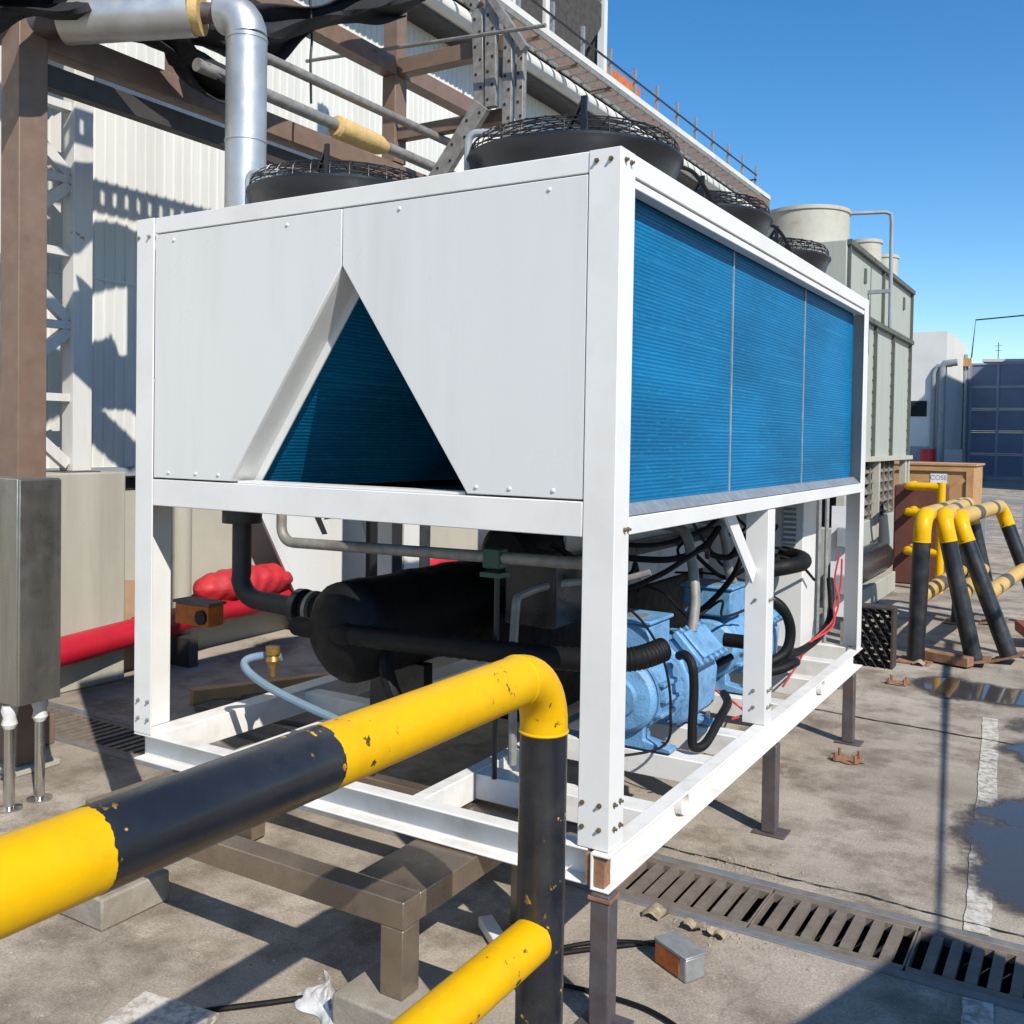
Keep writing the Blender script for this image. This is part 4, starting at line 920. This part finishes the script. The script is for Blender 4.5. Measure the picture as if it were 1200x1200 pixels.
for y in (9.1, 11.6): part('lifting_lug', MB().prism([(y-.05,3.5),(y+.05,3.5),(y+.03,3.66),(y-.03,3.66)], 'x', CX1+.001, CX1+.02), 'tower_rib', ct)
tr = solo('black_trough', MB().lathe([(.16,7.55),(.17,7.6),(.17,9.4),(.16,9.45)], (-1.02,0,.38), 'y', 24, True), 'black_plastic', 'dark insulated pipe header on the ground in front of the tower basin', 'pipe header')
solo('header_plinth', MB().box(-1.2, -.84, 7.6, 9.4, 0, .22), 'concrete_ped', 'low concrete plinth under the dark pipe header', 'plinth', bev=.01)
ib = thing('instrument_stand', 'pale post with thin conduits and two small grey boxes behind the chiller', 'instrument stand', (-.5, 4.3, 0))
part('post', MB().box(-.56, -.50, 4.30, 4.36, 0, 1.7), 'tower_green', ib)
for x in (-.47, -.42): part('conduit', MB().cyl((x,4.28,.1), (x,4.28,1.5), .014, 8), 'galv', ib)
for z in (.98, .66): part('meter_box', MB().box(-.35, -.26, 4.26, 4.32, z, z+.13), 'grey_paint', ib, bev=.004)
part('back_plate', MB().box(-.40, -.22, 4.325, 4.345, .5, 1.25), 'label_white', ib); part('back_post', MB().box(-.33, -.29, 4.346, 4.38, 0, 1.2), 'galv_dull', ib)
# honeycomb fill block
fp = thing('fill_block', 'dark brown block of wavy tower packing standing on edge by the chiller corner', 'packing block', (-.28, 5.25, 0))
part('frame', MB().box(-.145, -.13, 5.17, 5.33, .0, .44), 'fill_pack', fp); part('frame', MB().box(-.42, -.13, 5.17, 5.33, .441, .455), 'fill_pack', fp)
for i in range(9):
    def sh_(uu, vv, i=i): return (-.415+.034*i+.014*math.sin(uu*26+math.pi*(i % 2)), 5.17+.15*vv+.004, .0+.44*uu)
    o = part('corrugated_sheet', MB().sheet(sh_, 40, 4), 'fill_pack', fp)
for i in range(10):
    o = part('spacer', MB().box(-.42, -.145, 5.20, 5.31, .02+.042*i, .026+.042*i), 'fill_pack', fp)

# yard clutter by the barriers
yf = thing('yellow_stand', 'yellow tube stand in front of the maroon box', 'stand', (-.6, 9.5, 0))
for z in (1.20, .90, .45): part('rail', MB().tube([(-.42,9.5,z),(-.70,9.5,z),(-.735,9.51,z),(-.75,9.545,z),(-.75,9.998,z)], .045, 14), 'yellow_paint', yf)
part('post', MB().cyl((-.39,9.5,0), (-.39,9.5,1.25), .045, 14), 'yellow_paint', yf)
solo('maroon_box', MB().box(-.98, -.44, 10.0, 10.6, 0, 1.19), 'maroon', 'dark maroon metal box behind the yellow stand', 'box', bev=.02)
cr = thing('wooden_crate', 'large plywood shipping crate with a white label on its side', 'crate', (-1.15, 14.5, 0))
part('body', MB().box(-1.9, -.52, 14.0, 15.2, .10, 1.36), 'wood', cr, bev=.01)
for a in ((-1.9,-.52,1.27,1.36),(-1.9,-.52,.10,.19),(-.63,-.52,.19,1.27),(-1.9,-1.79,.19,1.27)): part('batten', MB().box(a[0], a[1], 13.965, 13.999, a[2], a[3]), 'wood', cr, bev=.004)
part('diagonal_batten', MB().bar((-.66,13.985,1.16), (-1.25,13.985,.50), .025, .07, (0,0,1)), 'wood', cr)
part('lid', MB().box(-1.93, -.49, 13.95, 15.25, 1.361, 1.39), 'wood', cr)
lb = part('label', MB().box(-1.14, -.90, 13.992, 13.9985, 1.08, 1.24), 'label_white', cr)
tc = bpy.data.curves.new('label_text', 'FONT'); tc.body = 'COSE'; tc.size = .10; tc.align_x = 'CENTER'; tc.align_y = 'CENTER'; tc.materials.append(MATS['ink_blue'])
tmp = bpy.data.objects.new('tmp', tc); tme = bpy.data.meshes.new_from_object(tmp); bpy.data.objects.remove(tmp)
to = bpy.data.objects.new('lettering', tme); col.objects.link(to); to.parent = lb; to.rotation_euler = (R(90),0,0); to.location = Vector((-1.02,13.9905,1.165))-ORG[cr.name]
for x in (-1.8, -1.2, -.62): part('skid', MB().box(x-.06, x+.06, 14.0, 15.2, 0, .099), 'wood_dark', cr)
solo('red_plate', MB().bar((.60,6.75,.14), (1.5,7.0,.20), .35, .09), 'red_plate', 'faded red steel plate lying beside the tilted barrier', 'steel plate', bev=.01)
solo('scrap_channel', MB().bar((.04,5.66,.05), (.36,5.55,.05), .10, .07), 'rust', 'rusty scrap channel on the ground between the barrier feet', 'scrap', bev=.004)
gs = thing('grey_stand', 'low grey tube stand beyond the barriers', 'stand', (.05, 11.6, 0))
for x in (-.15, .33): part('post', MB().box(x-.03, x+.03, 11.57, 11.63, 0, .95), 'grey_paint', gs)
part('rail', MB().box(-.18, .36, 11.57, 11.63, .951, 1.0), 'grey_paint', gs)

# anchor bolts left in the concrete
def anchors(x, y, lab):
    t = thing('anchor_bolts', lab, 'anchor bolts', (x, y, 0), 'rusty anchor bolt sets in the yard')
    vv = ragged(x, y, .085, .075, 30, .2, int(x*100+y*10), .006); part('grout_pad', MB().add(vv, [tuple(range(len(vv)))]), 'rust', t)
    for dx_, dy_ in ((-.05,-.05),(.05,-.05),(.05,.05),(-.05,.05)): part('bolt', MB().lathe([(.009,.004),(.009,.045),(.0001,.045)], (x+dx_,y+dy_,0), 'z', 8), 'rust', t); 
    nt_ = [part('nut', MB().lathe([(.016,.006),(.016,.02),(.009,.02)], (x+dx_,y+dy_,0), 'z', 6), 'rust', t) for dx_, dy_ in ((-.05,-.05),(.05,.05))]
anchors(.055, 2.83, 'rusty anchor bolts in the concrete beside the far steel leg'); anchors(-.02, 4.75, 'rusty anchor bolts in the concrete near the pipe barriers')

# junction box, cables, rubbish in front
jb = thing('junction_box', 'small grey and orange steel junction box lying on the concrete', 'junction box', (.07, .40, 0))
JM = Matrix.Rotation(R(-28), 4, 'Z')
def jr(mb):
    o = Vector((.068,.40,0)); mb.v = [tuple(o+JM @ Vector(v)) for v in mb.v]; return mb
part('body', jr(MB().box(-.075, .075, -.04, .04, .001, .075)), 'galv', jb, bev=.005)
part('label_face', jr(MB().box(-.07, .045, -.0425, -.0405, .008, .068)), 'orange_box', jb)
part('lid', jr(MB().box(-.078, .078, -.043, .043, .0755, .082)), 'galv', jb, bev=.002)
part('gland', jr(MB().cyl((-.10,0,.035), (-.075,0,.035), .018, 12)), 'black_plastic', jb)
def cable(name, P, rad, label):
    return solo(name, MB().tube(smooth_path(P, 10), rad, 8), 'black_rubber', label, 'cable')
cable('cable', [(-.02,.44,.035),(-.12,.44,.02),(-.25,.36,.012),(-.33,.22,.012),(-.28,.10,.012),(-.10,.12,.012),(.10,.12,.012),(.28,.02,.012),(.5,-.25,.012)], .007, 'thin black cable running from the junction box past the near leg')
cable('cable', [(-1.2,-1.75,.012),(-1.25,-1.2,.012),(-1.10,-.72,.012),(-.85,-.42,.012),(-.55,-.10,.012),(-.3,.25,.012),(.0,.55,.012)], .008, 'black cable curving over the sunlit ground below the steel bench')
bag = MB(); rb_ = random.Random(31); BW = [(rb_.uniform(4,22), rb_.uniform(4,22), rb_.uniform(0,6.28)) for _ in range(9)]
def bagf(uu, vv):
    e = math.sin(math.pi*uu)*math.sin(math.pi*vv); x = (uu-.5)*.42; y = (vv-.5)*.26
    h = sum(abs(math.sin(a*uu+b*vv+c)) for a, b, c in BW)/9
    return (-.70+x*(1+.2*math.sin(7*vv))*.55-.04*vv, -.36+y*.6*(1+.25*math.sin(8*uu+1))-.25*x, .003+.055*e**.6*h)
bag.sheet(bagf, 44, 30); o = solo('plastic_sheet', bag, 'plastic_bag', 'crumpled white plastic sheet lying against the concrete block', 'plastic sheet', smooth=60)
solo('white_board', MB().bar((-1.2,-.70,.012), (-.93,-.66,.012), .18, .02), 'worn_paint', 'pale worn board lying flat on the sunlit ground', 'board', bev=.003)
rnd = random.Random(3); db = MB()
for _ in range(420):
    k = rnd.random()
    if k < .35: x, y = rnd.gauss(-.02,.18), rnd.gauss(1.26,.05)
    elif k < .6: x, y = rnd.gauss(.03,.16), rnd.gauss(.68,.03)
    elif k < .8: x, y = rnd.uniform(-1.9,1.2), rnd.uniform(-.9,3.5)
    else: x, y = rnd.uniform(-.5,1.2), rnd.uniform(3.5,7)
    if TY0-.05 < y < TY1+.05: continue
    s_ = rnd.uniform(.002,.008); a = rnd.uniform(0,6.28)
    v = [(x+s_*rnd.uniform(.6,1.3)*math.cos(a+t_), y+s_*rnd.uniform(.6,1.3)*math.sin(a+t_), .001) for t_ in (0,1.57,3.14,4.71)]+[(x+s_*.2*rnd.uniform(-1,1), y+s_*.2*rnd.uniform(-1,1), s_*rnd.uniform(.5,1.1))]
    db.add(v, [(0,1,4),(1,2,4),(2,3,4),(3,0,4),(3,2,1,0)])
solo('gravel', db, 'debris', 'loose gravel and dry debris scattered on the concrete', 'gravel', kind='stuff', smooth=0)
for i, (x, y, s_) in enumerate(((-.13,.68,.05),(.02,.665,.04),(.10,.66,.035),(.02,5.45,.06),(1.12,2.1,.05))):
    rd = random.Random(i+40); lf = MB()
    def lfn(uu, vv, x=x, y=y, s_=s_, i=i): return (x+s_*(uu-.5)*2*(1-.5*abs(vv-.5)), y+s_*(vv-.5)*1.4, .006+.02*abs(math.sin(4*uu+i))*s_/.05+.01*math.sin(5*vv+i)**2)
    lf.sheet(lfn, 6, 5); o = solo('dry_leaf', lf, 'debris', 'dry curled leaf lying on the concrete '+('beside the drain, closest to the near stanchion', 'beside the drain between two other leaves', 'beside the drain, closest to the junction box', 'by the barrier feet', 'at the puddle')[i], 'leaf', 'dry leaves')

# ------------------------------------------------------------------ far background
fw = thing('white_building', 'white rendered building with a stepped parapet next to the blue gate', 'building', (-9, 47, 0))
part('wall', MB().box(-14, -4.95, 45, 52, 0, 6.75), 'far_white', fw)
part('dado', MB().box(-14, -4.948, 44.97, 44.999, 0, 1.6), 'grey_paint', fw)
part('window', MB().box(-6.5, -5.72, 44.96, 44.999, 2.95, 3.65), 'dark_void', fw)
part('drain_pipe', MB().tube([(-5.1,44.9,0),(-5.1,44.9,5.1),(-5.0,44.9,5.3),(-4.5,44.9,5.35)], .16, 12), 'grey_paint', fw)
part('drain_pipe', MB().tube([(-5.45,44.9,0),(-5.45,44.9,4.9),(-5.3,44.9,5.2),(-4.7,44.9,5.25)], .10, 12), 'grey_paint', fw)
gp = thing('gate_pillar', 'grey gate pillar with conduits beside the blue sheet gate', 'pillar', (-5, 51.5, 0))
part('pillar', MB().box(-5.35, -4.75, 51.2, 52.2, 0, 5.6), 'far_grey', gp); part('conduit', MB().cyl((-5.1,51.1,0), (-5.1,51.1,5.9), .09, 10), 'dark_brown', gp)
part('conduit', MB().cyl((-4.85,51.1,0), (-4.85,51.1,6.2), .09, 10), 'galv', gp); part('lamp', MB().box(-5.0, -4.6, 50.9, 51.2, 5.6, 6.0), 'wood', gp)
gt = thing('blue_gate', 'large blue-grey sheet steel gate with a grid of frames', 'gate', (0, 52, 0))
for i in range(9):
    for k in range(5):
        x0 = -4.70+1.24*i; z0 = .12+1.13*k
        part('gate_panel', MB().box(x0+.06, x0+1.18, 52.02, 52.05, z0+.05, z0+1.08), 'gate_blue', gt)
for i in range(10): part('gate_stile', MB().box(-4.70+1.24*i-.055, -4.70+1.24*i+.055, 51.95, 52.10, .05, 5.82), 'gate_frame', gt)
for k in range(6): part('gate_rail', MB().box(-4.70, 6.5, 51.97, 52.08, .12+1.13*k-.045, .12+1.13*k+.045), 'gate_frame', gt)
solo('shed_roof', MB().prism([(-4.6,6.2),(-4.6,6.35),(12,6.0),(12,5.85)], 'y', 56, 70), 'far_white', 'pale roof edge showing above the blue gate', 'roof')
solo('overhead_wire', MB().tube([(-4.7,52,6.1),(-4.55,52,8.0),(6,52,8.6)], .035, 6), 'wire_black', 'thin overhead wire above the blue gate', 'wire')
an = thing('roof_antenna', 'thin roof antenna above the blue gate', 'antenna', (-3.6, 58, 6.2))
part('mast', MB().cyl((-4.0,58,6.2), (-4.0,58,7.4), .02, 6), 'wire_black', an); part('element', MB().box(-4.2, -3.8, 57.99, 58.01, 7.2, 7.22), 'wire_black', an); part('element', MB().box(-4.15, -3.85, 57.99, 58.01, 6.95, 6.97), 'wire_black', an)
bn_ = thing('red_barrel', 'red and white barrel in front of the white building', 'barrel', (-5.5, 43, 0))
part('body', MB().lathe([(.32,0),(.32,.55),(.32,1.5)], (-5.35,43,0), 'z', 16, True), 'red_pipe', bn_); part('white_band', MB().lathe([(.33,.45),(.33,.95)], (-5.35,43,0), 'z', 16), 'label_white', bn_)
solo('grey_locker', MB().box(-4.7, -4.0, 43, 43.6, 0, 1.5), 'far_grey', 'plain grey locker beside the red barrel', 'locker')
solo('white_locker', MB().box(-3.9, -3.3, 44, 44.5, 0, .9), 'far_white', 'low pale box beside the grey locker', 'box')

# ------------------------------------------------------------------ casters added outside the view for the shadows that fall in it
wh = thing('obstruction', 'tall plain warehouse added out of view to shade the gate', 'building', (12, 44, 0))  # unseen block, placed and sized to shade the gate and white building
part('wall', MB().box(4.5, 20, 36, 56, 0, 14.4), 'far_white', wh)
ks = thing('box_occluder', 'grey boxlike cabin beside the yard throwing its shadow over the drain', 'occluder', (3.4, -.8, 0))  # unseen box added as caster of the drain shadow, real source unknown
KM = Matrix.Rotation(R(-18), 4, 'Z')
def kr(mb):
    o = Vector((2.49,.06,0)); mb.v = [tuple(o+KM @ Vector(v)) for v in mb.v]; return mb
part('walls', kr(MB().box(.04, 2.2, -1.3, -.04, 0, 1.73)), 'far_grey', ks); part('roof', kr(MB().box(0, 2.25, -1.35, 0, 1.731, 1.8)), 'galv', ks)
solo('shadow_conduit', MB().tube([(2.50,.02,1.79),(2.28,2.0,1.81),(2.03,4.2,1.83),(1.9,5.5,1.84)], [.009,.013,.024,.03], 10), 'galv_dull', 'overhead conduit added out of view for its shadow, leaving the cabin roof', 'conduit')  # unseen, added and tapered to cast the thin line across the yard
solo('shadow_conduit_mast', MB().tube([(1.9,5.5,0),(1.9,5.5,1.95)], .05, 12), 'galv_dull', 'steel mast added out of view to hold the shadow conduit', 'mast')  # added only to carry the unseen conduit
